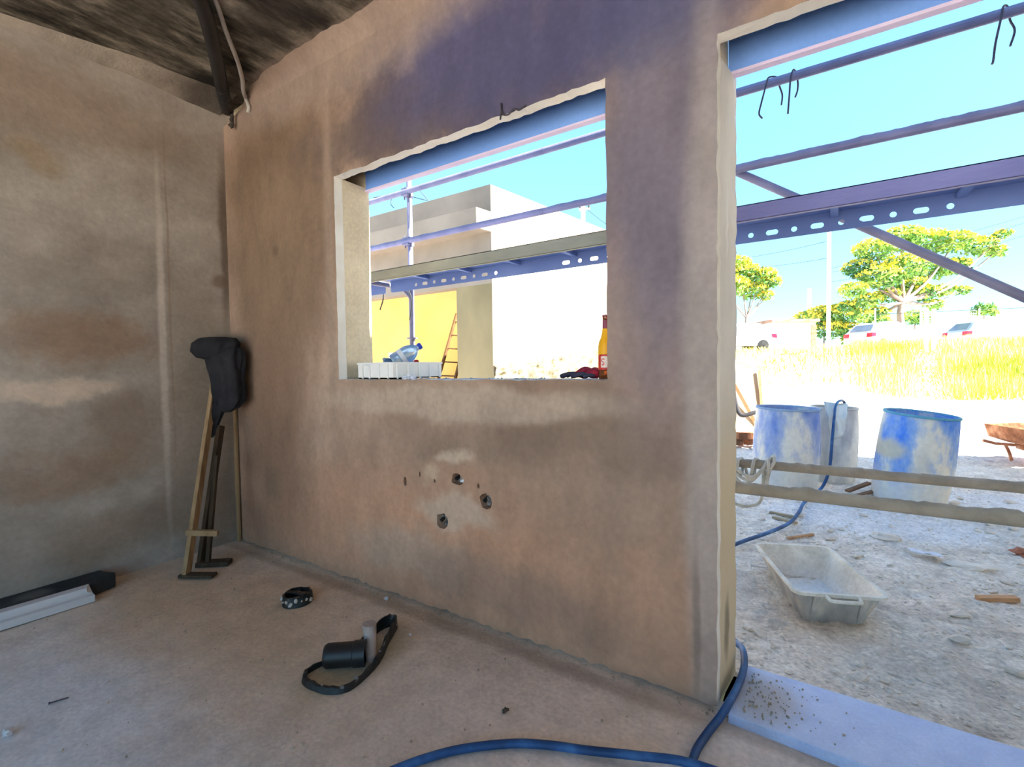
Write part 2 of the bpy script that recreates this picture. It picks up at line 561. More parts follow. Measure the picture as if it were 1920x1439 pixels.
# splayed door reveal, towards the outer face
mb = MB()
xo = -0.2555
fr = jag((0.0, 2.03), (0.0, -0.05), 0.035, 0.004, 5.5, 0)
ring0 = [(XD - 0.003 + p[0] * 0.5, WC - 0.002, p[1]) for p in fr]
ring1 = [(xo + p[0], WO + 0.03, p[1] + (0.02 if i < 3 else 0)) for i, p in enumerate(fr)]
ring2 = [(XD - 0.06, WO + 0.03, p[1]) for p in fr]
ring3 = [(XD - 0.06, WC - 0.002, p[1]) for p in fr]
mb.loft([[Vector(a), Vector(b), Vector(c), Vector(d)] for a, b, c, d in zip(ring0, ring1, ring2, ring3)])
mb.build('door_reveal', mat('tan_reveal_plaster', [(0.3, (218, 210, 200)), (0.7, (238, 232, 224))], scale=6, bump=0.4, bscale=18, stretch=(1, 1, 0.5),
         tint_patches=[((-0.26, 1.7, 1.55), (0.1, 0.012, 0.12), (245, 242, 238), 0.8, 0.4, 0.05), ((-0.26, 1.7, 0.35), (0.2, 0.3, 0.55), (214, 192, 150), 0.8, 0.5, 0.2), ((-0.26, 1.7, 0.2), (0.1, 0.03, 0.1), (120, 108, 84), 0.7, 0.5, 0.06)]), wall_front)

mb = MB()
mb.box((XC - 0.2, -1.9, -0.05), (XC, WC, 2.95))
tag(mb.build('wall_left', M_leftwall), 'pale brown plastered side wall', kind='structure')
# rear and right walls behind the photographer: a wide open bay at the back
mb = MB()
mb.box((XC - 0.2, -2.1, -0.05), (-2.95, -1.9, 2.95))
mb.box((2.2, -2.1, -0.05), (2.6, -1.9, 2.95))
mb.box((-2.95, -2.1, 2.62), (2.2, -1.9, 2.95))
tag(mb.build('wall_back', M_leftwall), 'rear wall with a wide open bay', kind='structure')
mb = MB()
mb.box((2.4, -1.9, -0.05), (2.6, WO, 2.95))
tag(mb.build('wall_right', M_leftwall), 'right side wall behind the viewer', kind='structure')

mb = MB()
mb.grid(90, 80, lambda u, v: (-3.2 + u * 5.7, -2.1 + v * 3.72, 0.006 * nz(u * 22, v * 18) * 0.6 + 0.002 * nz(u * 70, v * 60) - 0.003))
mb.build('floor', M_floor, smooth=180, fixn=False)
tag(bpy.data.objects['floor'], 'dusty screed floor', kind='structure')
mb = MB()
mb.grid(60, 50, lambda u, v: (-3.2 + u * 5.7, -2.1 + v * 3.75, ZC + 0.006 * nz(u * 14, v * 9) + (0.004 if int(u * 5.7 / 0.16) % 2 else 0.0)))
mb.box((-3.34, -2.1, ZC + 0.02), (2.6, WO, ZC + 0.2))
tag(mb.build('ceiling', M_ceil, fixn=False), 'mouldy board-marked concrete ceiling', kind='structure')
# rough mortar cove between left wall and ceiling
mb = MB()
rings = []
for i in range(61):
    y = -1.95 + i * (3.49 / 60)
    wv = 0.02 * nz(y * 4.1, 2) + 0.012 * nz(y * 11, 4)
    d = max(0.02, 0.03 + 0.25 * (y - 0.62)) + wv * 0.7
    rings.append([Vector((XC - 0.01, y, 2.675 + wv * 0.7 - 0.05 * max(0, y - 1.25) ** 1)), Vector((XC + d * 0.4, y, 2.698 + wv * 0.5)), Vector((XC + d, y, ZC + 0.012)), Vector((XC - 0.01, y, ZC + 0.02))])
mb.loft(rings)
tag(mb.build('trim_1', M_cove, smooth=40), 'rough mortar cove under the ceiling', kind='structure')

# plaster fillet turning from the window wall into the ceiling
mb = MB()
rings = []
for i in range(121):
    x = -2.80 + i * (5.2 / 120)
    k = 0.018 * nz(x * 6, 1) + 0.012 * nz(x * 19, 2)
    y_in = 1.500 + k + 0.05 * max(0, -2.55 - x) / 0.25
    rings.append([Vector((x, W + 0.012, 2.60)), Vector((x, W - 0.001, 2.645 + 0.02 * max(0, -2.6 - x))), Vector((x, W - 0.018, 2.690)), Vector((x, y_in, ZC + 0.006)), Vector((x, W + 0.012, ZC + 0.01))])
mb.loft(rings)
tag(mb.build('trim_4', M_plaster, smooth=60), 'rounded plaster edge between window wall and ceiling', kind='structure')

# roller shutter housings over window and door
def housing(name, x0, x1, z0, lip):
    mb = MB()
    mb.box((x0, 1.764, z0 + lip), (x1, 1.783, 2.49), 0)
    mb.box((x0, 1.758, z0), (x1, 1.787, z0 + lip), 1)
    return mb.build(name, [M_lintel, M_lip])
tag(housing('trim_2', XL + 0.001, XR + 0.08, 2.038, 0.008), 'blue grey shutter housing over the window', kind='structure')
tag(housing('trim_3', XD - 0.0, XD2 + 0.1, 2.040, 0.010), 'blue grey shutter housing over the doorway', kind='structure')

# what shows inside the dug-out junction holes
M_rubble = mat('grey_mortar', [(0.3, (92, 84, 80)), (0.7, (158, 148, 142))], scale=18, bump=0.6, bscale=40)
M_black = mat('black_plastic', [(0.3, (18, 18, 19)), (0.7, (34, 34, 36))], scale=10, rough=0.45, spec=0.5)
M_white = mat('white_plastic', [(0.3, (214, 214, 218)), (0.7, (232, 232, 234))], scale=10, rough=0.45)
for (a, b, c, d, n) in digs:
    mb = MB()
    for k in range(7):
        blob(mb, (a + R.uniform(-0.6, 0.6) * c, WC - R.uniform(0.0, 0.022), b + R.uniform(-0.7, 0.6) * d), R.uniform(0.008, 0.016), k + a * 9, 0.35)
    o = mb.build('mortar_lumps', M_rubble, wall_front)
    mb = MB()
    mb.tube([(a - c * 0.5, WC, b + d * 0.2), (a - c * 0.4, WC - 0.018, b + d * 0.1), (a - c * 0.55, WC - 0.035, b - d * 0.2)], 0.008, 8)
    mb.build('conduit_end', M_black, wall_front)
mb = MB()
blob(mb, (-1.299, WC - 0.018, 0.598), 0.02, 4, 0.3, (1, 0.6, 0.7))
mb.build('white_plaster_lump', M_white, wall_front)

# window sill, crumbs on it
M_sill = mat('sill_plaster', [(0.3, (186, 186, 194)), (0.7, (216, 216, 222))], scale=9, bump=0.5, bscale=30)
mb = MB()
mb.grid(80, 16, lambda u, v: (XL + 0.001 + u * (XR - XL - 0.002), W + 0.006 + v * 0.33, ZS - 0.003 + 0.006 * nz(u * 40, v * 6) * (0 if v < 0.02 else 1)))
mb.box((XL - 0.03, WO, ZS - 0.09), (XR + 0.03, W + 0.336, ZS - 0.006))
tag(mb.build('window_1', M_sill, fixn=False), 'plastered sill of the open window', kind='structure')
mb = MB()
for k in range(90):
    x = R.uniform(-1.60, -0.95) if k < 60 else R.uniform(-1.75, -1.5)
    rr = R.uniform(0.002, 0.006)
    blob(mb, (x, R.uniform(1.57, 1.75), ZS + rr * 0.3), rr, k, 0.3)
tag(mb.build('plaster_crumbs', M_sill), 'white plaster crumbs strewn along the window sill', 'crumbs', kind='stuff')

# threshold slab in the doorway
M_slab = mat('blue_grey_stone_slab', [(0.3, (186, 200, 236)), (0.7, (206, 218, 248))], scale=12, fine=0.06, fscale=120, rough=0.6, bump=0.1, bscale=80,
             tint_patches=[((-0.17, 1.65, 0.03), (0.1, 0.12, 0.1), (170, 152, 130), 0.7, 0.6, 0.12)])
mb = MB()
mb.add([(-0.236, 1.528, -0.01), (2.0, 1.44, -0.01), (2.0, 1.78, -0.01), (-0.217, 1.815, -0.01), (-0.236, 1.528, 0.026), (2.0, 1.44, 0.026), (2.0, 1.78, 0.026), (-0.217, 1.815, 0.026)],
       [(0, 3, 2, 1), (4, 5, 6, 7), (0, 1, 5, 4), (1, 2, 6, 5), (2, 3, 7, 6), (3, 0, 4, 7)])
tag(mb.build('threshold_slab', M_slab, bevel=0.003), 'blue grey stone slab lying across the doorway threshold', 'slab')
mb = MB()
for k in range(120):
    x, y = -0.2 + abs(R.gauss(0, 0.1)), R.uniform(1.55, 1.78)
    rr = R.uniform(0.0015, 0.004)
    blob(mb, (x, y, 0.027 + rr * 0.3), rr, k, 0.3)
tag(mb.build('sand_grains', mat('sandy_crumbs', [(0.3, (150, 132, 106)), (0.7, (190, 172, 148))], scale=20)), 'sandy crumbs spilled on the threshold slab beside the door reveal', 'sand', kind='stuff')

# ------------------------------------------------------------------ outdoor ground
def gz(x, y):
    t = min(1, max(0, (y - 17.5) / 11.5))
    z = 1.78 * t * t * (3 - 2 * t)
    if y > 29:
        z += 0.0
    amp = min(1.0, max(0.0, (y - 1.85) / 0.5))
    z += amp * (0.022 * nz(x * 1.3, y * 1.3) + 0.012 * nz(x * 4.1, y * 4.1, 3) + 0.016 * abs(nz(x * 9, y * 9, 7)) + (0.010 * nz(x * 23, y * 23, 9) + 0.006 * nz(x * 47, y * 47, 11) if y < 9 else 0))
    if y < 10:
        z -= 0.018 * amp
    return z - 0.012


M_ground = mat('building_site_dirt', [(0.28, (196, 183, 169)), (0.48, (228, 217, 203)), (0.70, (245, 238, 227))], scale=3.5, detail=10, nrough=0.7,
               bump=1.0, bscale=26, bdist=0.03, fine=0.2, fscale=60, mid=0.1, midscale=14, midstretch=(1, 1, 1),
               tint_patches=[((0.3, 4.15, 0), (0.62, 0.42, 1), (236, 236, 238), 0.75, 0.4, 0.6),
                       ((1.3, 5.0, 0), (0.7, 0.5, 1), (236, 236, 238), 0.7, 0.4, 0.6),
                       ((-0.6, 6.6, 0), (0.9, 0.6, 1), (208, 204, 200), 0.6, 0.5, 0.6),
                       ((7, 27, 1), (9.5, 8.5, 6), (176, 182, 84), 0.85, 0.2, 1.5)])
mb = MB()
mb.grid(210, 310, lambda u, v: (lambda x, y: (x, y, gz(x, y)))(-1.6 + u * 4.2, WO + 0.002 + v * 6.2))
near_v = len(mb.v)
def far_sheet(x0, x1, y0, y1, nx, ny):
    mb.grid(nx, ny, lambda u, v: (lambda x, y: (x, y, gz(x, y)))(x0 + u * (x1 - x0), y0 + v * (y1 - y0)))
far_sheet(-1.6, 2.6, 7.987, 60, 20, 130)
far_sheet(2.6, 60, WO, 60, 60, 100)
far_sheet(-60, -1.6, WO, 60, 60, 100)
far_sheet(-60, 60, 60, 140, 20, 10)
far_sheet(-60, 60, -60, -2.1, 40, 20)
far_sheet(2.6, 60, -2.1, WO, 20, 8)
far_sheet(-60, -3.34, -2.1, WO, 20, 8)
ground = mb.build('ground', M_ground, smooth=60, fixn=False)
tag(ground, 'sandy building site ground', kind='structure')

# gravel (uncountable) and the larger stones one can pick out
M_stone = mat('dusty_stone', [(0.3, (200, 188, 174)), (0.6, (230, 220, 207)), (0.8, (243, 236, 226))], scale=5, bump=0.4, bscale=30)
mb = MB()
BL = ((-0.295, 4.905, 0.29), (0.058, 5.45, 0.23), (0.565, 4.92, 0.28))
for k in range(1500):
    y = 1.9 + 4.2 * R.random() ** 1.4
    x = R.uniform(-0.55, 0.32 * y + 0.25)
    if any(math.hypot(x - q[0], y - q[1]) < q[2] for q in BL) or (abs(x + 0.037) < 0.36 and 2.25 < y < 3.0):
        continue
    rr = R.uniform(0.004, 0.010) * (1.4 if R.random() < 0.12 else 1)
    blob(mb, (x, y, gz(x, y) + rr * 0.15), rr, k, 0.35, (1, R.uniform(0.6, 1.2), R.uniform(0.4, 0.7)))
tag(mb.build('gravel', M_stone, fixn=False), 'loose gravel and rubble strewn on the dirt outside the doorway', 'gravel', kind='stuff')
stones = []
for k in range(6):
    mb = MB()
    blob(mb, (0, 0, 0), 0.03, k * 2.3, 0.4, (1.3, R.uniform(0.7, 1.1), R.uniform(0.35, 0.6)), n=1)
    stones.append(mb.build('stone', [M_stone], ground))
Rs = random.Random(5)
for k in range(110):
    y = 2.0 + 4.0 * Rs.random() ** 1.1
    x = Rs.uniform(-0.42, 0.3 * y + 0.1)
    if abs(x + 0.04) < 0.32 and 2.2 < y < 3.05:
        continue
    o = stones[k % 6]
    if k >= 6:
        o = o.copy()
        COL.objects.link(o)
    sc_ = Rs.uniform(0.35, 1.0) * (1.5 if Rs.random() < 0.1 else 1)
    o.location = (x, y, gz(x, y) + 0.004)
    o.scale = (sc_, sc_, sc_)
    o.rotation_euler = (Rs.uniform(-0.3, 0.3), Rs.uniform(-0.3, 0.3), Rs.uniform(0, 6))

# unseen wall added right of the frame to cast the shade over the yard
mb = MB()
mb.box((2.7, WO, -0.1), (6.5, 6.95, 5.6))
tag(mb.build('wall_shade_caster', M_core), 'unseen plastered wall added right of the yard to shade it', kind='structure')

# ------------------------------------------------------------------ scaffold outside the wall
M_pipe = mat('galvanised_tube', [(0.3, (116, 115, 140)), (0.7, (146, 143, 168))], scale=6, rough=0.6, metal=0.25, bump=0.15, bscale=60)
M_mortarpipe = mat('mortar_caked_tube', [(0.3, (146, 135, 120)), (0.7, (182, 170, 152))], scale=9, bump=0.5, bscale=60)
M_plank = mat('steel_scaffold_plank', [(0.3, (124, 124, 112)), (0.7, (152, 150, 134))], scale=5, rough=0.6, metal=0.15, stretch=(0.4, 1, 1), bump=0.15, bscale=40)
M_plankin = mat('blue_plank_steel', [(0.3, (100, 124, 186)), (0.7, (120, 144, 204))], scale=5, rough=0.55, metal=0.15, stretch=(0.4, 1, 1))


def crust(mb, x0, x1, y, z, r, seed, amp):
    """dried mortar lying along the top of a tube"""
    n = int((x1 - x0) / 0.018)
    rings = []
    for i in range(n + 1):
        x = x0 + (x1 - x0) * i / n
        h = max(0.0015, amp * (0.55 + 0.9 * nz(x * 9 + seed, seed) + 0.8 * nz(x * 31, seed)))
        rings.append([Vector((x, y + math.cos(a) * r * 1.02, z + math.sin(a) * r + (h if 0.3 < a < 2.8 else 0) - 0.001)) for a in [math.pi * q / 7 for q in range(8)]])
    mb.loft(rings)


def scaffold_tube(name, label, x0, x1, y, z, r, m, seed, amp):
    t = thing(name, label, 'scaffold tube', (x0, y, z))
    mb = MB()
    n = 24
    mb.tube([(x0 + (x1 - x0) * i / n, y, z) for i in range(n + 1)], r, 14)
    mb.build('tube', m, t, smooth=40)
    mb = MB()
    crust(mb, x0 + 0.1, x1 - 0.1, y, z, r, seed, amp)
    mb.build('mortar_crust', M_mortarpipe if m is M_mortarpipe else m, t, smooth=50)
    return t


RY = 2.9
scaffold_tube('guard_rail', 'topmost horizontal scaffold tube with bent wire hooks hanging on it', -5.5, 3.4, RY, 2.555, 0.0225, M_pipe, 1, 0.002)
scaffold_tube('guard_rail', 'second horizontal scaffold tube from the top, just above the walkway', -5.5, 3.4, RY, 2.148, 0.0225, M_pipe, 7, 0.005)
scaffold_tube('ledger_tube', 'upper mortar-caked low scaffold tube carrying the white rope coil', -0.9, 3.4, RY, 0.530, 0.0225, M_mortarpipe, 3, 0.009)
scaffold_tube('ledger_tube', 'lowest mortar-caked scaffold tube nearest the doorway, below the coil', -0.9, 3.4, 2.2, 0.556, 0.0225, M_mortarpipe, 5, 0.011)
mb = MB()
mb.tube([(-1.6, 2.955, 2.985), (-0.425, 2.955, 2.161), (0.689, 2.955, 1.378), (1.9, 2.955, 0.527)], 0.021, 14)
tag(mb.build('diagonal_brace', M_pipe, smooth=40), 'steel brace tube running diagonally down behind the perforated walkway', 'scaffold tube')

def standard(x, y, top, label):
    t = thing('scaffold_post', label, 'scaffold post', (x, y, 0))
    mb = MB()
    mb.tube([(x, y, gz(x, y) - 0.02), (x, y, top)], 0.0225, 14)
    mb.build('tube', M_pipe, t, smooth=40)
    for zc in (2.148, 2.555, 0.53):
        if zc > top:
            continue
        mb = MB()
        mb.tube([(x, y, zc - 0.035), (x, y, zc + 0.035)], 0.031, 14)
        mb.box((x - 0.034, y - 0.06, zc - 0.03), (x + 0.034, y + 0.01, zc + 0.03))
        mb.tube([(x + 0.036, y - 0.02, zc - 0.05), (x + 0.036, y - 0.02, zc + 0.06)], 0.006, 6)
        mb.tube([(x - 0.036, y - 0.02, zc - 0.05), (x - 0.036, y - 0.02, zc + 0.06)], 0.006, 6)
        mb.build('coupler', M_pipe, t, smooth=40)
    mb = MB()
    mb.tube([(x, y, 1.335), (x, y, 1.345)], 0.046, 14)
    mb.build('collar', M_pipe, t)
    return t
standard(-2.93, 2.945, 2.68, 'upright galvanised scaffold post with couplers seen through the window')
mb = MB()
mb.tube(smooth_path([(-2.93, 2.93, 1.69), (-2.93, 2.87, 1.735), (-2.93, 2.80, 1.752), (-2.93, 2.5, 1.752), (-2.93, 2.2, 1.75), (-2.93, 2.1, 1.75)], 6), 0.02, 12)
tag(mb.build('transom_tube', M_pipe, smooth=40), 'bent scaffold transom tube under the walkway at the upright post', 'scaffold tube')


M_plankflare = mat('flare_tinted_plank_steel', [(0.3, (112, 112, 158)), (0.7, (132, 130, 176))], scale=5, rough=0.6, metal=0.15, stretch=(0.4, 1, 1), bump=0.15, bscale=40)  # plank steel again, with the lens flare's violet put into its colour
def plank(x0, x1, holes_x, label, first_round=True, flare_tint=False):
    t = thing('scaffold_walkway', label, 'walkway', (x0, 2.35, 1.71))
    y0, y1, zb, zt = 2.35, 2.69, 1.712, 1.782
    mb = MB()
    mb.box((x0, y0, zb), (x1, y0 + 0.003, zt))
    mb.box((x0, y0, zb - 0.001), (x1, y0 + 0.022, zb + 0.002))
    mb.build('near_flange', M_plankflare if flare_tint else M_plank, t)
    mb = MB()
    mb.box((x0, y0, zt - 0.004), (x1, y1, zt))
    for k in range(1, 6):
        xx = x0 + (x1 - x0) * k / 6
        mb.bar((xx, y0 + 0.01, zt - 0.02), (xx, y1 - 0.01, zt - 0.02), 0.03, 0.02)
    mb.build('deck', M_plankin, t)
    loops = [[(x0 + 0.015, zb - 0.022), (x1, zb - 0.022), (x1, zt), (x0, zt), (x0, zb - 0.007)]]
    zc = 1.738 - 0.012
    for k, hx in enumerate(holes_x):
        rnd = (k % 2 == 0) == first_round
        r = 0.0125
        e = 0 if rnd else 0.014
        lp = []
        for q in range(16):
            a = 2 * math.pi * (q + 0.5) / 16
            lp.append((hx + math.cos(a) * r + (e if math.cos(a) > 0 else -e), zc + math.sin(a) * r))
        loops.append(lp)
    mb = MB()
    mb.slab(loops, y1 - 0.003, y1, 'y')
    mb.build('perforated_flange', M_plankin, t)
    # mortar-filled slots in the deck, seen from below
    mb = MB()
    for k, hx in enumerate(holes_x):
        rnd = (k % 2 == 0) == first_round
        e = 0 if rnd else 0.018
        pts = [(hx - 0.024 + math.cos(2 * math.pi * (q + .5) / 12) * 0.013 + (e if math.cos(2 * math.pi * (q + .5) / 12) > 0 else -e), 2.58 + math.sin(2 * math.pi * (q + .5) / 12) * 0.018) for q in range(12)]
        mb.slab([pts], zt - 0.007, zt - 0.003, 'z')
    o_ = mb.build('slot_filling', M_pipe, t)
    o_['kind'] = 'stuff'
    return t


DX = 0.0935
plank(-2.90, -0.47, [-2.623 + DX * k for k in range(9)] + [-1.343 + DX * k for k in range(9)], 'perforated steel scaffold walkway seen through the window')
plank(-0.398, 2.2, [-0.311 + DX * k for k in range(9)] + [1.1 + DX * k for k in range(9)], 'perforated blue-looking steel scaffold walkway crossing the doorway', True, True)
plank(-5.45, -2.96, [-5.2 + DX * k for k in range(9)] + [-3.95 + DX * k for k in range(9)], 'far end of the walkway behind the left window jamb')


M_wire = mat('rusty_wire', [(0.3, (62, 58, 66)), (0.7, (88, 82, 92))], scale=20, rough=0.6, metal=0.4)
def hook(front, back, label):
    mb = MB()
    top = Vector(front[0])
    path = [Vector(p) for p in front[::-1]] + [Vector((top.x + 0.01, RY - 0.012, 2.581)), Vector((back[0][0] - 0.01, RY + 0.012, 2.581))] + [Vector(p) for p in back]
    mb.tube(smooth_path(path, 5), 0.0042, 8)
    return tag(mb.build('wire_hook', M_wire, smooth=60), label, 'wire hook')
fy, by = RY - 0.028, RY + 0.028
hook([(-0.262, fy, 2.54), (-0.286, fy, 2.447), (-0.295, fy, 2.40), (-0.280, fy, 2.372)], [(-0.205, by, 2.54), (-0.192, by, 2.49), (-0.196, by, 2.44)], 'bent wire hook on the top tube nearest the door reveal, end curled')
hook([(-0.152, fy, 2.53), (-0.157, fy, 2.45), (-0.163, fy, 2.361)], [(-0.122, by, 2.535), (-0.124, by, 2.49), (-0.134, by, 2.46)], 'straight-ended wire hook on the top tube, second from the door reveal')
hook([(0.618, fy, 2.53), (0.602, fy, 2.43), (0.596, fy, 2.36), (0.592, fy, 2.344)], [(0.657, by, 2.535), (0.672, by, 2.486), (0.659, by, 2.425)], 'large wire hook on the top tube near the right edge of the view')
mb = MB()
mb.tube(smooth_path([(-3.353, 2.925, 2.60), (-3.12, 2.915, 2.575), (-2.93, 2.915, 2.53), (-2.72, 2.925, 2.452), (-2.735, 2.93, 2.482), (-2.824, 2.93, 2.578)], 6), 0.003, 6)
tag(mb.build('tie_wire', M_wire, smooth=60), 'long loose tie wire looped over the top tube at the upright post', 'wire')
mb = MB()
mb.tube(smooth_path([(-3.10, 2.93, 2.575), (-3.13, 2.93, 2.54), (-3.135, 2.93, 2.50), (-3.10, 2.93, 2.465)], 6), 0.003, 6)
tag(mb.build('tie_wire', M_wire, smooth=60), 'short curved tie wire hanging left of the upright post', 'wire')
mb = MB()
mb.tube(smooth_path([(-3.054, 2.75, 1.76), (-3.058, 2.75, 1.667), (-3.10, 2.75, 1.575)], 6), 0.005, 8)
tag(mb.build('cable_end', M_black, smooth=60), 'short dark cable end hanging under the walkway beside the window jamb', 'cable')
mb = MB()
mb.tube(smooth_path([(-2.76, 2.72, 1.76), (-2.735, 2.74, 1.66), (-2.735, 2.75, 1.58), (-2.77, 2.76, 1.47)], 6), 0.0045, 8)
tag(mb.build('cable_end', M_black, smooth=60), 'thin dark cable hanging beside the upright scaffold post', 'cable')

mb = MB()
mb.tube(smooth_path([(-1.049, 1.556, 2.100), (-1.047, 1.553, 2.068), (-1.050, 1.551, 2.036)], 4), 0.0035, 8)
mb.tube(smooth_path([(-1.047, 1.553, 2.068), (-1.030, 1.548, 2.046), (-1.005, 1.546, 2.042), (-0.986, 1.550, 2.058), (-0.962, 1.548, 2.044), (-0.939, 1.558, 2.060)], 5), 0.0032, 8)
tag(mb.build('wire_stub', M_wire, smooth=60), 'short rusty curled wire stub at the plaster edge above the window', 'wire')

# coiled pale rope on the low ledger tube
M_rope = mat('pale_grey_rope', [(0.3, (186, 182, 170)), (0.7, (216, 212, 202))], scale=30, bump=0.4, bscale=120)
mb = MB()
pts = []
zc0 = 0.505
for k in range(0, 150):
    a = k * 0.36
    pts.append((-0.56 + k * 0.0022 + 0.02 * math.sin(k * 0.2), RY + 0.05 * math.sin(a), zc0 + 0.004 + (0.058 + 0.012 * math.sin(k * 0.7)) * math.cos(a)))
pts += [(-0.23, RY + 0.02, 0.578), (-0.215, RY - 0.03, 0.566), (-0.235, RY - 0.045, 0.52), (-0.25, RY - 0.04, 0.45), (-0.247, RY - 0.04, 0.38)]
mb.tube(smooth_path(pts, 3), 0.0085, 8)
for k in range(3):
    mb.tube(smooth_path([(-0.46, RY - 0.03, 0.57 - k * 0.02), (-0.38, RY - 0.07, 0.50 - k * 0.03), (-0.32, RY - 0.075, 0.475 - k * 0.01), (-0.27, RY - 0.05, 0.52), (-0.245, RY, 0.572)], 6), 0.0085, 8)
mb.tube(smooth_path([(-0.46, RY - 0.04, 0.36), (-0.40, RY - 0.06, 0.315), (-0.34, RY - 0.06, 0.31), (-0.28, RY - 0.03, 0.345), (-0.27, RY, 0.50)], 6), 0.0085, 8)
tag(mb.build('coiled_rope', M_rope, smooth=60), 'pale rope coiled around the low scaffold tube beside the door reveal', 'rope')

# ------------------------------------------------------------------ things on the window sill
M_cratew = mat('white_crate_plastic', [(0.3, (234, 232, 230)), (0.7, (244, 242, 240))], scale=8, rough=0.5)
x0, x1, y0, y1, z0, z1 = -1.965, -1.714, 1.592, 1.935, ZS + 0.003, 1.113
crate = thing('plastic_crate', 'white ribbed plastic crate standing across the window sill, bottle inside', 'crate', (x0, y0, z0))
mb = MB()
mb.box((x0, y0, z0), (x1, y1, z0 + 0.006))
for lo, hi in (((x0, y0, z0), (x1, y0 + 0.005, z1)), ((x0, y1 - 0.005, z0), (x1, y1, z1)), ((x0, y0 + 0.005, z0), (x0 + 0.005, y1 - 0.005, z1)), ((x1 - 0.005, y0 + 0.005, z0), (x1, y1 - 0.005, z1))):
    mb.box(lo, hi)
mb.build('body', M_cratew, crate)
mb = MB()
mb.slab([[(x0 - 0.004, y0 - 0.004), (x1 + 0.004, y0 - 0.004), (x1 + 0.004, y1 + 0.004), (x0 - 0.004, y1 + 0.004)], [(x0 + 0.005, y0 + 0.005), (x1 - 0.005, y0 + 0.005), (x1 - 0.005, y1 - 0.005), (x0 + 0.005, y1 - 0.005)]], z1 - 0.008, z1 + 0.001, 'z')
mb.build('rim', M_cratew, crate)
for k in range(5):
    yy = y0 + 0.02 + k * 0.075
    mb = MB()
    mb.box((x1, yy, z0), (x1 + 0.006, yy + 0.008, z1 - 0.006))
    mb.build('rib', M_cratew, crate)
for xx in (x0 + 0.035, x0 + 0.085, x0 + 0.155, x0 + 0.215):
    mb = MB()
    mb.box((xx, y0 - 0.006, z0), (xx + 0.006, y0, z1 - 0.008))
    mb.build('rib', M_cratew, crate)
mb = MB()
mb.tube(smooth_path([(x0 + 0.038, y0 - 0.005, z0 + 0.01), (x0 + 0.038, y0 - 0.007, z0 + 0.055), (x0 + 0.05, y0 - 0.007, z0 + 0.066), (x0 + 0.078, y0 - 0.007, z0 + 0.066), (x0 + 0.088, y0 - 0.005, z0 + 0.055), (x0 + 0.088, y0 - 0.005, z0 + 0.01)], 4), 0.004, 6)
mb.build('handle', M_cratew, crate)

M_jug = mat('pale_blue_plastic', [(0.3, (150, 186, 226)), (0.7, (172, 202, 234))], scale=6, rough=0.15, trans=0.45, spec=0.5)
M_cap = mat('blue_cap', [(0.3, (34, 60, 160)), (0.7, (44, 74, 180))], scale=6, rough=0.4)
def bottle_on_side(name, label, a, b, rad, cap=True):
    a, b = Vector(a), Vector(b)
    L = (b - a).length
    t = thing(name, label, 'bottle', a)
    Mx = Matrix.Translation(a) @ (b - a).to_track_quat('Z', 'Y').to_matrix().to_4x4()
    mb = MB()
    prof = [(0.001, 0.0), (rad * 0.9, 0.0), (rad, rad * 0.15), (rad, L * 0.2), (rad * 0.96, L * 0.23), (rad, L * 0.26), (rad, L * 0.52), (rad * 0.95, L * 0.62), (rad * 0.72, L * 0.78), (rad * 0.4, L * 0.9), (rad * 0.3, L * 0.93), (rad * 0.3, L * 0.99)]
    mb.lathe(prof, 28, Mx)
    mb.build('body', M_jug, t, smooth=50)
    if cap:
        mb = MB()
        mb.lathe([(0.001, L * 0.95), (rad * 0.36, L * 0.95), (rad * 0.38, L * 0.97), (rad * 0.38, L * 1.06), (rad * 0.3, L * 1.08), (0.001, L * 1.08)], 20, Mx)
        mb.build('cap', M_cap, t, smooth=40)
    mb = MB()
    mb.lathe([(rad * 1.012, L * 0.27), (rad * 1.012, L * 0.42)], 28, Mx)
    mb.build('label', M_white, t, smooth=60)
    return t
bottle_on_side('water_jug', 'pale blue water jug with a blue cap lying in the white crate', (-1.905, 1.775, 1.112), (-1.815, 1.875, 1.200), 0.047)
bottle_on_side('water_bottle', 'clear pale bottle behind the blue-capped jug at the left jamb', (-1.955, 1.84, 1.07), (-1.93, 1.73, 1.135), 0.032, cap=False)
mb = MB()
mb.lathe([(0.001, 1.085), (0.012, 1.085), (0.013, 1.118), (0.010, 1.126), (0.001, 1.128)], 16, Matrix.Translation((-1.765, 1.80, 0)))
mb.box((-1.772, 1.793, z0 + 0.006), (-1.758, 1.807, 1.086))
tag(mb.build('red_handle', mat('red_plastic', [(0.3, (188, 32, 28)), (0.7, (206, 44, 36))], scale=8, rough=0.5), smooth=40), 'small red-topped tool standing in the white crate', 'tool')
M_film = mat('crumpled_film', [(0.3, (206, 208, 222)), (0.7, (232, 234, 242))], scale=14, rough=0.35, bump=0.6, bscale=30)
mb = MB()
blob(mb, (-1.60, 1.585, ZS + 0.008), 0.034, 3, 0.5, (1.1, 0.5, 0.42), n=3, freq=4)
tag(mb.build('plastic_film', M_film), 'crumpled white plastic film on the sill in front of the crate', 'film')

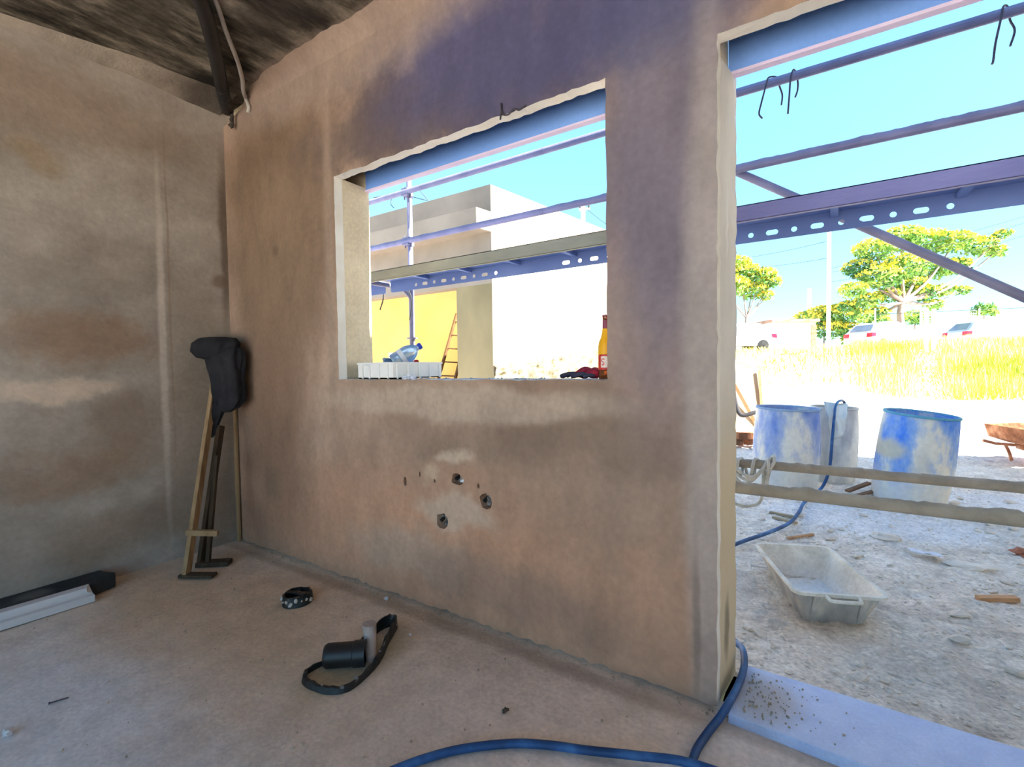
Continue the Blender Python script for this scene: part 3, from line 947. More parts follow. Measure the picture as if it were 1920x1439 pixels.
# bottle and gloves at the right jamb
bx, by_ = -0.6565, 1.625
bt = thing('beer_bottle', 'amber bottle with red and yellow label standing at the right window jamb', 'bottle', (bx, by_, ZS))
BS = 0.92
Mt = Matrix.Translation((bx, by_, ZS + 0.003)) @ Matrix.Scale(BS, 4)
M_amber = mat('amber_glass', [(0.3, (120, 58, 24)), (0.7, (140, 72, 30))], scale=5, rough=0.08, trans=0.55, spec=0.5)
M_yellow = mat('yellow_label', [(0.3, (236, 168, 24)), (0.7, (246, 184, 36))], scale=5, rough=0.4)
M_redlab = mat('red_label', [(0.3, (190, 40, 34)), (0.7, (206, 52, 44))], scale=5, rough=0.4)
M_cream = mat('cream_label', [(0.3, (226, 206, 196)), (0.7, (238, 220, 210))], scale=5, rough=0.5)
M_foil = mat('purple_foil', [(0.3, (128, 58, 80)), (0.7, (146, 72, 92))], scale=5, rough=0.35)
prof = [(0.001, 0.0), (0.026, 0.0), (0.0295, 0.005), (0.0295, 0.125), (0.027, 0.142), (0.020, 0.158), (0.0145, 0.178), (0.0125, 0.21), (0.0115, 0.232), (0.0128, 0.234), (0.0128, 0.244), (0.010, 0.245)]
mb = MB()
mb.lathe(prof, 28, Mt)
mb.build('glass', M_amber, bt, smooth=45)
mb = MB()
mb.lathe([(0.0302, 0.096), (0.0302, 0.126), (0.0277, 0.143), (0.0207, 0.159), (0.0152, 0.178), (0.0136, 0.196)], 28, Mt)
mb.build('neck_label', M_yellow, bt, smooth=60)
mb = MB()
mb.lathe([(0.0134, 0.197), (0.0126, 0.212), (0.0122, 0.230)], 28, Mt)
mb.build('neck_foil', M_foil, bt, smooth=60)
mb = MB()
mb.lathe([(0.0302, 0.036), (0.0302, 0.095)], 28, Mt)
mb.build('body_label', M_redlab, bt, smooth=60)
vd = Vector((-bx, -by_, 0)).normalized()
ang = math.atan2(vd.y, vd.x) - 0.36
mb = MB()
mb.grid(10, 2, lambda u, v: (bx + BS * 0.0307 * math.cos(ang + (u - 0.35) * 0.95), by_ + BS * 0.0307 * math.sin(ang + (u - 0.35) * 0.95), ZS + BS * (0.048 + v * 0.044)))
panel = mb.build('label_panel', M_cream, bt, fixn=False)
mb = MB()
mb.lathe([(0.001, 0.243), (0.0135, 0.243), (0.014, 0.249), (0.001, 0.252)], 20, Mt)
mb.build('crown_cap', M_foil, bt)
# the letter S printed on the label
spts = [(0.5, 0.82), (0.35, 0.98), (0.0, 1.0), (-0.38, 0.86), (-0.42, 0.6), (-0.1, 0.48), (0.28, 0.36), (0.42, 0.14), (0.25, -0.06), (-0.1, -0.08), (-0.42, 0.06)]
mb = MB()
sp = smooth_path([(p[0], p[1], 0) for p in spts], 4)
def onlab(px, pz):
    a = ang - 0.03 + px * 0.011 / 0.0312
    return Vector((bx + BS * 0.0312 * math.cos(a), by_ + BS * 0.0312 * math.sin(a), ZS + BS * (0.060 + pz * 0.022)))
vs, fs = [], []
for i, p in enumerate(sp):
    d = (sp[min(i + 1, len(sp) - 1)] - sp[max(i - 1, 0)])
    d = Vector((d.x, d.y * 2, 0)).normalized()
    nrm = Vector((-d.y, d.x, 0)) * 0.14
    vs += [onlab(p.x + nrm.x, p.y + nrm.y * 0.5), onlab(p.x - nrm.x, p.y - nrm.y * 0.5)]
for i in range(len(sp) - 1):
    fs.append((2 * i, 2 * i + 1, 2 * i + 3, 2 * i + 2))
mb.add(vs, fs)
mb.build('letter_s', M_redlab, panel, fixn=False)

M_glove = mat('dark_glove_rubber', [(0.3, (44, 44, 62)), (0.7, (70, 70, 90))], scale=9, rough=0.7, bump=0.3, bscale=60)
M_gred = mat('red_glove_knit', [(0.3, (130, 30, 50)), (0.7, (172, 44, 66))], scale=12, rough=0.9, bump=0.4, bscale=120)
def glove(label, ox, oy, oz, yaw, sz):
    t = thing('work_glove', label, 'glove', (ox, oy, oz))
    Mx = Matrix.Translation((ox, oy, oz)) @ Matrix.Rotation(yaw, 4, 'Z')
    mb = MB()
    rings = []
    for i in range(12):
        u = i / 11
        wv = (0.030 + 0.022 * math.sin(math.pi * min(1, u * 1.15))) * sz
        h = (0.016 + 0.014 * math.sin(math.pi * u * 0.9)) * sz
        rings.append([Mx @ Vector((-0.06 * sz + u * 0.13 * sz, wv * math.cos(a) * (1 + 0.1 * math.sin(3 * a + i)), h * 1.1 + h * math.sin(a) * (1 + 0.15 * math.sin(2 * a + i)))) for a in [2 * math.pi * k / 16 for k in range(16)]])
    mb.loft(rings)
    mb.build('palm', M_gred, t, smooth=70)
    for k, (oy_, ln) in enumerate(((-0.034, 0.05), (-0.012, 0.064), (0.012, 0.06), (0.034, 0.046))):
        mb = MB()
        p = [Mx @ Vector((-0.045 * sz, oy_ * sz, 0.018 * sz)), Mx @ Vector((-0.07 * sz, oy_ * 1.1 * sz, 0.026 * sz)), Mx @ Vector(((-0.07 - ln * 0.6) * sz, oy_ * 1.2 * sz, 0.02 * sz)), Mx @ Vector(((-0.07 - ln) * sz, oy_ * 1.2 * sz, 0.011 * sz))]
        mb.tube(smooth_path(p, 4), [0.013 * sz] * 12 + [0.009 * sz], 10)
        mb.build('finger', M_glove, t, smooth=70)
    mb = MB()
    mb.tube(smooth_path([Mx @ Vector((0.0, -0.04 * sz, 0.018 * sz)), Mx @ Vector((-0.03 * sz, -0.062 * sz, 0.018 * sz)), Mx @ Vector((-0.06 * sz, -0.066 * sz, 0.013 * sz))], 4), 0.012 * sz, 10)
    mb.build('thumb', M_glove, t, smooth=70)
    mb = MB()
    rings = []
    for i in range(4):
        u = i / 3
        rings.append([Mx @ Vector((0.066 * sz + u * 0.035 * sz, (0.036 + 0.006 * u) * sz * math.cos(a), 0.024 * sz + (0.018 + 0.003 * u) * sz * math.sin(a))) for a in [2 * math.pi * k / 16 for k in range(16)]])
    mb.loft(rings)
    mb.build('cuff', M_glove, t, smooth=70)
    return t
glove('dark and red work glove lying flat on the sill, fingers to the left', -0.785, 1.725, ZS + 0.002, 0.2, 0.72)
glove('red-striped work glove nearest the amber bottle, partly over the other glove', -0.722, 1.672, ZS + 0.004, 0.35, 0.64)

# ------------------------------------------------------------------ corner: trestle with jacket
M_wood = mat('weathered_light_wood', [(0.3, (132, 104, 74)), (0.7, (170, 140, 104))], scale=5, stretch=(6, 6, 0.6), bump=0.3, bscale=20)
M_dwood = mat('dark_soiled_wood', [(0.3, (58, 46, 34)), (0.7, (84, 68, 52))], scale=5, stretch=(6, 6, 0.6), bump=0.3, bscale=20)
tr = thing('wooden_trestle', 'narrow splayed wooden trestle with L-shaped feet leaning into the corner', 'trestle', (-2.82, 1.15, 0))
mb = MB()
mb.bar((-2.800, 1.128, 0.012), (-3.045, 1.440, 1.16), 0.045, 0.022, (0.84, 0.54, 0))
mb.build('leg', M_wood, tr, bevel=0.002)
mb = MB()
mb.bar((-2.895, 1.240, 0.012), (-2.985, 1.412, 0.76), 0.05, 0.022, (0.84, 0.54, 0))
mb.build('leg', M_dwood, tr, bevel=0.002)
mb = MB()
mb.bar((-2.852, 1.158, 0.222), (-2.736, 1.262, 0.208), 0.026, 0.030)
mb.build('crosspiece', M_wood, tr, bevel=0.002)
mb = MB()
mb.bar((-2.822, 1.112, 0.014), (-2.672, 1.208, 0.012), 0.05, 0.016)
mb.build('foot', M_dwood, tr, bevel=0.002)
mb = MB()
mb.bar((-2.905, 1.228, 0.016), (-2.775, 1.338, 0.014), 0.06, 0.024)
mb.build('foot', M_dwood, tr, bevel=0.002)
mb = MB()
mb.bar((-2.862, 1.262, 0.02), (-2.91, 1.35, 0.60), 0.02, 0.02, (0.84, 0.54, 0))
mb.build('rear_slat', M_dwood, tr)

M_cloth = mat('black_jacket_cloth', [(0.3, (26, 25, 29)), (0.7, (48, 46, 50))], scale=6, bump=0.5, bscale=18, bdist=0.03)
jk = thing('jacket', 'dark work jacket hung over the trestle top in the room corner', 'jacket', (-3.0, 1.43, 0.7))
ex, ey = Vector((0.84, 0.545, 0)), Vector((-0.545, 0.84, 0))
def cloth_rings(secs, seed, n=64, fold=0.1):
    fine = []
    for i in range(len(secs) - 1):
        for q in range(3):
            fine.append(tuple(a + (b - a) * q / 3 for a, b in zip(secs[i], secs[i + 1])))
    secs = fine + [secs[-1]]
    rings = []
    for (z, a, b, ra, rb) in secs:
        rg = []
        for k in range(n):
            t = 2 * math.pi * k / n
            f = 1 + fold * 0.9 * math.sin(7 * t + seed + z * 5 + 2 * nz(t, z * 4)) + fold * 1.5 * nz(math.cos(t) * 1.7 + seed, math.sin(t) * 1.7, z * 9) + fold * 0.6 * nz(math.cos(t) * 4 + seed, math.sin(t) * 4, z * 16)
            rg.append(Vector((-3.0, 1.43, z)) + ex * (a + ra * math.cos(t) * f) + ey * (b + rb * math.sin(t) * f))
        rings.append(rg)
    return rings
mb = MB()
mb.loft(cloth_rings([(1.235, 0.035, -0.01, 0.06, 0.04), (1.215, 0.035, -0.012, 0.095, 0.06), (1.16, 0.036, -0.02, 0.105, 0.068), (1.07, 0.052, -0.02, 0.092, 0.060), (0.98, 0.056, -0.02, 0.090, 0.058), (0.91, 0.052, -0.02, 0.084, 0.052), (0.865, 0.036, -0.02, 0.066, 0.045), (0.84, 0.018, -0.02, 0.04, 0.03)], 1.0))
mb.build('body', M_cloth, jk, smooth=80)
mb = MB()
mb.loft(cloth_rings([(1.285, -0.01, 0, 0.05, 0.035), (1.278, -0.012, -0.005, 0.10, 0.06), (1.25, -0.014, -0.015, 0.128, 0.075), (1.20, -0.02, -0.02, 0.125, 0.075), (1.165, -0.02, -0.02, 0.10, 0.065), (1.15, -0.01, -0.02, 0.05, 0.04)], 4.0, fold=0.07))
mb.build('hood', M_cloth, jk, smooth=80)
mb = MB()
mb.loft(cloth_rings([(0.92, 0.01, -0.03, 0.04, 0.035), (0.85, -0.008, -0.045, 0.045, 0.035), (0.78, -0.03, -0.045, 0.036, 0.03), (0.72, -0.038, -0.045, 0.024, 0.02), (0.695, -0.04, -0.045, 0.010, 0.01)], 7.0, fold=0.12))
mb.build('sleeve', M_cloth, jk, smooth=80)
# pale timber strip standing in the very corner
mb = MB()
mb.bar((-3.085, 1.545, 0.01), (-3.095, 1.552, 0.95), 0.03, 0.012, (0, 1, 0))
tag(mb.build('corner_batten', M_wood), 'thin timber batten standing upright in the room corner', 'batten')

# ------------------------------------------------------------------ boards on the floor at the left wall
M_styro = mat('white_board_paint', [(0.3, (196, 192, 192)), (0.7, (214, 210, 210))], scale=4, stretch=(4, 0.5, 4), bump=0.1, bscale=30)
mb = MB()
prof = [(-2.965, 0.002), (-2.885, 0.002), (-2.885, 0.034), (-2.905, 0.036), (-2.905, 0.046), (-2.912, 0.066), (-2.965, 0.066)]
pl = Matrix.Translation((0, 0, 0))
r_a = [Vector((p[0] - 0.10, -1.3, p[1])) for p in prof]
r_b = [Vector((p[0] + 0.004 - (0.006 if i in (3, 4, 5) else 0), 0.775 - (0.02 if i in (4, 5) else 0), p[1])) for i, p in enumerate(prof)]
mb.loft([r_a, r_b])
tag(mb.build('moulded_board', M_styro), 'white moulded board lying on the floor along the side wall', 'board')
M_dslab = mat('black_slab', [(0.3, (42, 42, 42)), (0.7, (66, 66, 66))], scale=7, bump=0.5, bscale=25, tint_patches=[((-3.05, 0.6, 0.06), (0.05, 0.05, 0.1), (110, 108, 104), 0.6, 0.6, 0.2)])
mb = MB()
mb.slab([[(-3.136, -1.3), (-2.985, -1.3), (-2.972, 0.60), (-2.965, 0.80), (-2.985, 0.885), (-3.03, 0.90), (-3.10, 0.872), (-3.136, 0.868)]], 0.002, 0.062, 'z')
tag(mb.build('dark_slab', M_dslab, bevel=0.004), 'dark flat slab between the white moulded board and the side wall', 'slab')

# ------------------------------------------------------------------ pipe stubs coming out of the floor
M_mem = mat('black_membrane', [(0.35, (16, 17, 17)), (0.62, (40, 42, 42)), (0.74, (150, 146, 138))], scale=11, rough=0.4, spec=0.5, bump=0.4, bscale=40)
pu = thing('drain_upstand', 'oval cut black plastic upstand in the floor with drain pipe and stub', 'drain', (-1.44, 1.15, 0))
oval = [(-1.535, 0.985), (-1.500, 0.958), (-1.44, 0.955), (-1.375, 0.972), (-1.338, 1.020), (-1.352, 1.105), (-1.385, 1.185), (-1.430, 1.260), (-1.462, 1.325), (-1.490, 1.368), (-1.520, 1.366), (-1.530, 1.32), (-1.520, 1.24), (-1.512, 1.15), (-1.53, 1.07)]
op = smooth_path([(a, b, 0) for a, b in oval + oval[:1]], 5)[:-1]
rings = []
cx_, cy_ = -1.44, 1.15
for i, p in enumerate(op):
    d = Vector((p.x - cx_, p.y - cy_, 0)).normalized()
    far = 1 if p.y > 1.28 else 0
    h = 0.017 + 0.010 * nz(i * 0.5, 2) + (0.03 * min(1, (p.y - 1.2) / 0.12) if p.y > 1.2 else 0)
    o_ = p + d * 0.006
    inn = p - d * 0.006
    rings.append([Vector((o_.x + d.x * 0.006, o_.y + d.y * 0.006, -0.004)), Vector((o_.x, o_.y, h)), Vector((inn.x, inn.y, h + 0.002 * nz(i, 5))), Vector((inn.x + d.x * 0.004, inn.y, -0.004))])
rings.append(rings[0])
mb = MB()
mb.loft(rings, caps=(False, False))
mb.build('upstand_rim', M_mem, pu, smooth=40)
mb = MB()
for k in range(16):
    p = op[int(k * 4.3 + 1) % len(op)]
    if p.x < -1.5:
        continue
    blob(mb, (p.x + R.uniform(-0.004, 0.006), p.y - R.uniform(0, 0.008), R.uniform(0.006, 0.028)), R.uniform(0.004, 0.008), k, 0.4, (1.4, 0.8, 0.8))
mb.build('mortar_flecks', M_rubble, pu)['kind'] = 'stuff'
mb = MB()
pa, pb = Vector((-1.515, 1.045, 0.040)), Vector((-1.405, 1.140, 0.038))
Mx = Matrix.Translation(pa) @ (pb - pa).to_track_quat('Z', 'Y').to_matrix().to_4x4()
L = (pb - pa).length
mb.lathe([(0.001, 0.01), (0.030, 0.01), (0.0, 0.0), (0.040, 0.0), (0.042, 0.01), (0.042, L * 0.7), (0.045, L * 0.72), (0.045, L), (0.036, L), (0.036, 0.02), (0.001, 0.02)][4:] , 26, Mx)
mb.lathe([(0.001, 0.0), (0.036, 0.0), (0.042, 0.01)], 26, Mx)
mb.build('drain_pipe', M_black, pu, smooth=40)
mb = MB()
rings = []
for i in range(6):
    u = i / 5
    c = Vector((-1.405, 1.165, -0.005)).lerp(Vector((-1.448, 1.195, 0.110)), u)
    rr = 0.018 + 0.008 * u
    rings.append([c + Vector((math.cos(a) * rr * 1.05, math.sin(a) * rr, 0)) * (1 + 0.12 * nz(k * 1.1, i * 0.6)) + Vector((0, 0, 0.006 * nz(k, 3) if i == 5 else 0)) for k, a in enumerate([2 * math.pi * q / 12 for q in range(12)])])
mb.loft(rings)
mb.build('mortared_stub', mat('pale_stub', [(0.3, (168, 150, 140)), (0.7, (196, 180, 172))], scale=12, bump=0.4, bscale=40), pu, smooth=40)

cl = thing('pipe_collar', 'small black plastic pipe collar in the floor with mortar bits on its rim', 'pipe collar', (-2.055, 1.285, 0))
mb = MB()
Mt = Matrix.Translation((-2.055, 1.285, 0))
n = 30
rings = []
for k in range(n + 1):
    a = 2 * math.pi * k / n
    h = 0.042 + 0.014 * nz(math.cos(a) * 2, math.sin(a) * 2, 4)
    c_, s_ = math.cos(a), math.sin(a)
    rings.append([Vector((-2.055 + c_ * q, 1.285 + s_ * q, z)) for q, z in ((0.068, -0.004), (0.064, h), (0.056, h), (0.058, -0.004))])
mb.loft(rings, caps=(False, False))
mb.build('ring', M_mem, cl, smooth=40)
mb = MB()
mb.bar((-2.11, 1.30, 0.03), (-2.0, 1.28, 0.046), 0.03, 0.006)
mb.bar((-2.10, 1.26, 0.045), (-2.01, 1.32, 0.036), 0.02, 0.005)
mb.build('torn_flap', M_black, cl)
mb = MB()
for k in range(9):
    a = -2.4 + k * 0.35
    blob(mb, (-2.055 + 0.066 * math.cos(a), 1.285 + 0.066 * math.sin(a), R.uniform(0.01, 0.048)), R.uniform(0.004, 0.011), k, 0.4)
mb.build('mortar_bits', mat('pale_mortar_bits', [(0.3, (170, 158, 146)), (0.7, (200, 190, 178))], scale=20), cl)

mb = MB()
for k in range(260):
    x, y = R.uniform(-3.0, -0.2), R.uniform(0.25, 1.55)
    if R.random() < 0.5:
        y = 1.556 - abs(R.gauss(0, 0.02))
    rr = R.uniform(0.0015, 0.0045)
    blob(mb, (x, y, rr * 0.3), rr, k, 0.35)
tag(mb.build('floor_crumbs', mat('floor_crumb', [(0.3, (150, 130, 108)), (0.7, (198, 180, 160))], scale=2), fixn=False), 'plaster crumbs scattered over the floor and along the wall foot', 'crumbs', kind='stuff')
def lump(name, label, cat, c, r, m, seed, sq=(1, 1, 0.6)):
    mb = MB()
    blob(mb, c, r, seed, 0.4, sq, n=2)
    return tag(mb.build(name, m), label, cat)
lump('plaster_chip', 'pale plaster chip on the floor at the lower left', 'chip', (-2.045, 0.335, 0.007), 0.017, M_styro, 3, (1.2, 0.8, 0.5))
lump('plaster_chip', 'small white plaster chip at the foot of the window wall', 'chip', (-1.71, 1.515, 0.008), 0.012, M_styro, 8)
lump('plaster_chip', 'tiny white plaster chip on the floor right of the drain upstand', 'chip', (-1.40, 1.36, 0.003), 0.006, M_styro, 9)
lump('dark_pebble', 'dark pebble on the floor between hose and window wall', 'pebble', (-0.83, 1.205, 0.005), 0.011, mat('dark_pebble', [(0.4, (84, 72, 64)), (0.6, (104, 90, 80))], scale=9), 5, (0.7, 1.2, 0.5))
mb = MB()
mb.tube([(-2.116, 0.442, 0.003), (-2.099, 0.485, 0.003)], 0.0022, 8)
mb.tube([(-2.1165, 0.4408, 0.003), (-2.1155, 0.4433, 0.003)], 0.0042, 10)
tag(mb.build('nail', M_wire, smooth=40), 'thin dark nail lying on the floor at the lower left', 'nail')

# ------------------------------------------------------------------ hose
M_hose = mat('blue_hose', [(0.3, (20, 54, 96)), (0.5, (34, 78, 130)), (0.66, (64, 114, 168)), (0.78, (140, 150, 162))], scale=9, rough=0.5, spec=0.4)
hp = [(-1.02, 0.72, 0.012), (-0.951, 0.857, 0.012), (-0.905, 0.932, 0.012), (-0.840, 1.010, 0.012), (-0.735, 1.098, 0.012), (-0.640, 1.150, 0.012), (-0.545, 1.186, 0.014), (-0.42, 1.232, 0.022), (-0.285, 1.275, 0.030), (-0.12, 1.29, 0.02), (-0.02, 1.22, 0.012),
      (-0.06, 1.12, 0.012), (-0.18, 1.14, 0.012), (-0.275, 1.235, 0.012), (-0.290, 1.33, 0.012), (-0.277, 1.42, 0.014), (-0.255, 1.50, 0.022), (-0.238, 1.57, 0.036), (-0.226, 1.66, 0.040), (-0.222, 1.76, 0.046), (-0.238, 1.86, 0.050), (-0.272, 1.92, 0.040),
      (-0.36, 2.08, 0.01), (-0.50, 2.45, 0.008), (-0.50, 2.85, 0.008), (-0.424, 3.085, 0.012), (-0.289, 3.379, 0.012), (-0.19, 3.65, 0.012), (-0.145, 3.95, 0.012), (-0.120, 4.25, 0.014),
      (-0.06, 4.50, 0.02), (0.005, 4.66, 0.08), (0.045, 4.70, 0.22), (0.062, 4.75, 0.45), (0.075, 4.86, 0.60), (0.085, 5.00, 0.69), (0.110, 5.14, 0.735), (0.155, 5.28, 0.725), (0.18, 5.36, 0.62)]
mb = MB()
mb.tube(smooth_path(hp, 8), 0.0115, 12)
tag(mb.build('water_hose', M_hose, smooth=60), 'blue water hose looping over the floor and round the door reveal to the barrels', 'hose')

# ------------------------------------------------------------------ ceiling conduit and cable
mb = MB()
cp = smooth_path([(-1.997, 0.838, 2.674), (-2.255, 1.047, 2.674), (-2.435, 1.169, 2.674), (-2.649, 1.300, 2.672), (-2.805, 1.393, 2.664), (-2.907, 1.461, 2.639), (-3.03, 1.535, 2.66)], 12)
mb.tube(cp, [0.031 + (0.0035 if i % 2 else 0) for i in range(len(cp))], 12)
cdt = thing('black_conduit', 'thick black corrugated conduit running over the ceiling into the corner', 'conduit', (-2.5, 1.2, 2.735))
mb.build('corrugated_sleeve', M_black, cdt, smooth=30)
mb = MB()
mb.tube(smooth_path([(-2.985, 1.515, 2.70), (-2.975, 1.53, 2.65), (-2.978, 1.535, 2.61), (-2.983, 1.537, 2.555)], 8), 0.008, 8)
mb.build('cable_tail', M_black, cdt, smooth=60)
mb = MB()
for k in range(8):
    blob(mb, (-2.98 + R.uniform(-0.008, 0.008), 1.532, 2.545 + k * 0.009), R.uniform(0.008, 0.014), k, 0.4)
mb.build('mortar_clump', mat('dark_clump', [(0.3, (40, 36, 32)), (0.7, (80, 74, 66))], scale=20), cdt)
mb = MB()
mb.tube(smooth_path([(-1.987, 0.877, 2.699), (-2.221, 1.086, 2.699), (-2.386, 1.213, 2.695), (-2.552, 1.349, 2.692), (-2.688, 1.446, 2.687), (-2.771, 1.495, 2.672), (-2.845, 1.547, 2.68), (-2.825, 1.552, 2.625), (-2.84, 1.556, 2.60)], 8), 0.011, 10)
tag(mb.build('grey_cable', mat('grey_cable', [(0.4, (168, 160, 152)), (0.6, (184, 176, 168))], scale=8, rough=0.6), smooth=60), 'light grey cable beside the black ceiling conduit', 'cable')

# ------------------------------------------------------------------ yard: barrels, tub, debris
def barrel_mat(name, blue, patches):
    return mat(name, [(0.36, blue), (0.49, tuple(int(b * .5 + g * .5) for b, g in zip(blue, (216, 216, 212)))), (0.60, (222, 220, 212))], scale=4.6, detail=8, nrough=0.62,
               stretch=(1, 1, 0.42), rough=0.6, fine=0.06, fscale=30, tint_patches=patches)
def barrel(label, x, y, R_, h, m, tilt=None, inner=None):
    z = gz(x, y) - 0.01
    t = thing('plastic_barrel', label, 'barrel', (x, y, z))
    Mx = Matrix.Translation((x, y, z))
    if tilt:
        Mx = Mx @ Matrix.Rotation(tilt[0], 4, Vector(tilt[1]))
    wob = lambda a, zz: 0.012 * math.sin(2 * a + 1 + x * 9) + 0.006 * math.sin(5 * a + zz * 6)
    prof = [(R_ * 0.2, 0.0), (R_ * 0.93, 0.0), (R_ * 0.965, 0.02)]
    for k in range(1, 15):
        u = k / 15
        prof.append((R_ * (0.965 + 0.055 * math.sin(math.pi * min(1, u * 1.05))), 0.02 + (h - 0.03) * u))
    prof += [(R_ * 0.955, h - 0.012), (R_ * 0.945, h)]
    ins = [(R_ * 0.925, h), (R_ * 0.93, h - 0.02), (R_ * 0.98, h * 0.6), (R_ * 0.93, 0.05), (0.001, 0.045)]
    mb = MB()
    mb.lathe(prof + ins, 48, Mx, wob=wob)
    mb.build('drum', m, t, smooth=50)
    mb = MB()
    mb.lathe([(R_ * 0.945, h - 0.010), (R_ * 0.98, h - 0.008), (R_ * 0.985, h + 0.004), (R_ * 0.965, h + 0.010), (R_ * 0.93, h + 0.004), (R_ * 0.925, h - 0.008)], 48, Mx, closed=True, wob=wob)
    mb.build('rim', m if inner is None else inner, t, smooth=50)
    return t
Mb1 = barrel_mat('grey_blue_barrel', (98, 130, 204), [((0, 0, 0.1), (0.5, 0.5, 0.22), (226, 222, 210), 0.8, 0.5, 0.3)])
Mb2 = barrel_mat('grey_barrel', (168, 168, 168), [])
Mb3 = barrel_mat('blue_barrel', (62, 128, 232), [((0, 0, 0.06), (0.5, 0.5, 0.20), (226, 224, 214), 0.8, 0.5, 0.3), ((-0.16, -0.24, 0.47), (0.10, 0.3, 0.07), (206, 198, 172), 0.85, 0.4, 0.2), ((0.05, -0.28, 0.36), (0.05, 0.3, 0.10), (196, 196, 190), 0.6, 0.5, 0.2)])
M_rimb = mat('dusty_blue_rim', [(0.4, (128, 152, 186)), (0.6, (150, 172, 198))], scale=6)
M_rimc = mat('sea_blue_rim', [(0.4, (84, 148, 180)), (0.6, (104, 166, 190))], scale=6)
barrel('blue plastic barrel caked with grey mortar, leftmost of the three barrels', -0.295, 4.905, 0.262, 0.728, Mb1, (math.radians(2), (0, 1, 0)), M_rimb)
barrel('grey dusty plastic barrel standing behind the other two barrels', 0.058, 5.45, 0.198, 0.695, Mb2, (math.radians(2), (0, 1, 0)))
barrel('bright blue barrel with grey splashes, leaning right, nearest the wheelbarrow', 0.565, 4.92, 0.246, 0.722, Mb3, (math.radians(6.5), (0.25, 1, 0)), M_rimc)
mb = MB()
def sheet(u, v):
    a = Vector((0.00, 5.10, 0.735)).lerp(Vector((0.185, 5.26, 0.70)), u)
    b = Vector((0.055, 4.80, 0.42)).lerp(Vector((0.15, 4.90, 0.47)), u)
    p = a.lerp(b, v ** 0.8) + Vector((0.0, -0.035 * math.sin(v * math.pi), 0.03 * math.sin(v * math.pi) * (1 - v)))
    return p + Vector((0.012 * nz(u * 4, v * 4), 0.02 * nz(u * 4, v * 4, 3) + 0.012 * math.sin(u * 9), 0.012 * nz(u * 3, v * 5, 7)))
mb.grid(16, 18, sheet)
o = mb.build('plastic_sheet', mat('milky_sheet', [(0.3, (206, 208, 204)), (0.7, (228, 228, 222))], scale=6, rough=0.4, trans=0.25), smooth=180, fixn=False)
sm = o.modifiers.new('thick', 'SOLIDIFY')
sm.thickness = 0.004
tag(o, 'milky plastic sheet draped between the left barrel and the grey barrel under the hose', 'sheet')

# mortar tub
M_tub = mat('grey_mortar_tub', [(0.35, (206, 201, 190)), (0.5, (224, 219, 208)), (0.68, (240, 236, 226))], scale=7, bump=0.3, bscale=40, fine=0.08,
            tint_patches=[((0, 0, 0.02), (0.16, 0.26, 0.04), (236, 236, 236), 0.7, 0.5, 0.1)])
M_tubout = mat('dark_tub_outside', [(0.35, (148, 143, 140)), (0.55, (186, 179, 170)), (0.7, (222, 214, 198))], scale=7, stretch=(1, 1, 0.4), bump=0.3, bscale=40)
tx, ty = -0.037, 2.630
tz = gz(tx, ty) - 0.012
ta = math.radians(111.8 - 90)
tub = thing('mortar_tub', 'grey rectangular mortar tub with end handles on the dirt outside the door', 'tub', (tx, ty, tz))
Mx = Matrix.Translation((tx, ty, tz)) @ Matrix.Rotation(ta, 4, 'Z')
def rrect(hx, hy, r, z, n=5):
    pts = []
    for (sx, sy, a0) in ((1, 1, 0), (-1, 1, 90), (-1, -1, 180), (1, -1, 270)):
        for k in range(n + 1):
            a = math.radians(a0 + 90 * k / n)
            pts.append(Mx @ Vector((sx * (hx - r) + r * math.cos(a), sy * (hy - r) + r * math.sin(a), z)))
    return pts
HT = 0.158
mb = MB()
mb.loft([rrect(0.118, 0.222, 0.03, 0.004), rrect(0.168, 0.276, 0.035, HT - 0.004)], caps=(True, False))
mb.build('outer_shell', M_tubout, tub, smooth=40)
mb = MB()
mb.loft([rrect(0.180, 0.288, 0.04, HT - 0.014), rrect(0.183, 0.291, 0.042, HT), rrect(0.168, 0.276, 0.035, HT), rrect(0.115, 0.219, 0.03, 0.014)], caps=(False, True))
mb.build('basin', M_tub, tub, smooth=40)
for s in (-1, 1):
    mb = MB()
    mb.tube([Mx @ Vector(p) for p in smooth_path([(-0.062, s * 0.286, HT - 0.008), (-0.058, s * 0.312, HT - 0.012), (-0.045, s * 0.322, HT - 0.014), (0.045, s * 0.322, HT - 0.014), (0.058, s * 0.312, HT - 0.012), (0.062, s * 0.286, HT - 0.008)], 5)], 0.0075, 10)
    mb.build('handle', M_tub, tub, smooth=60)
for xx in (-0.09, 0.09):
    mb = MB()
    mb.add([Mx @ Vector(p) for p in ((xx - 0.012, -0.235, 0.02), (xx + 0.012, -0.235, 0.02), (xx + 0.014, -0.286, HT - 0.012), (xx - 0.014, -0.286, HT - 0.012), (xx, -0.225, 0.02), (xx, -0.27, HT - 0.012))], [(0, 1, 2, 3), (0, 3, 5, 4), (1, 4, 5, 2), (0, 4, 1), (3, 2, 5)])
    mb.build('rib', M_tubout, tub)

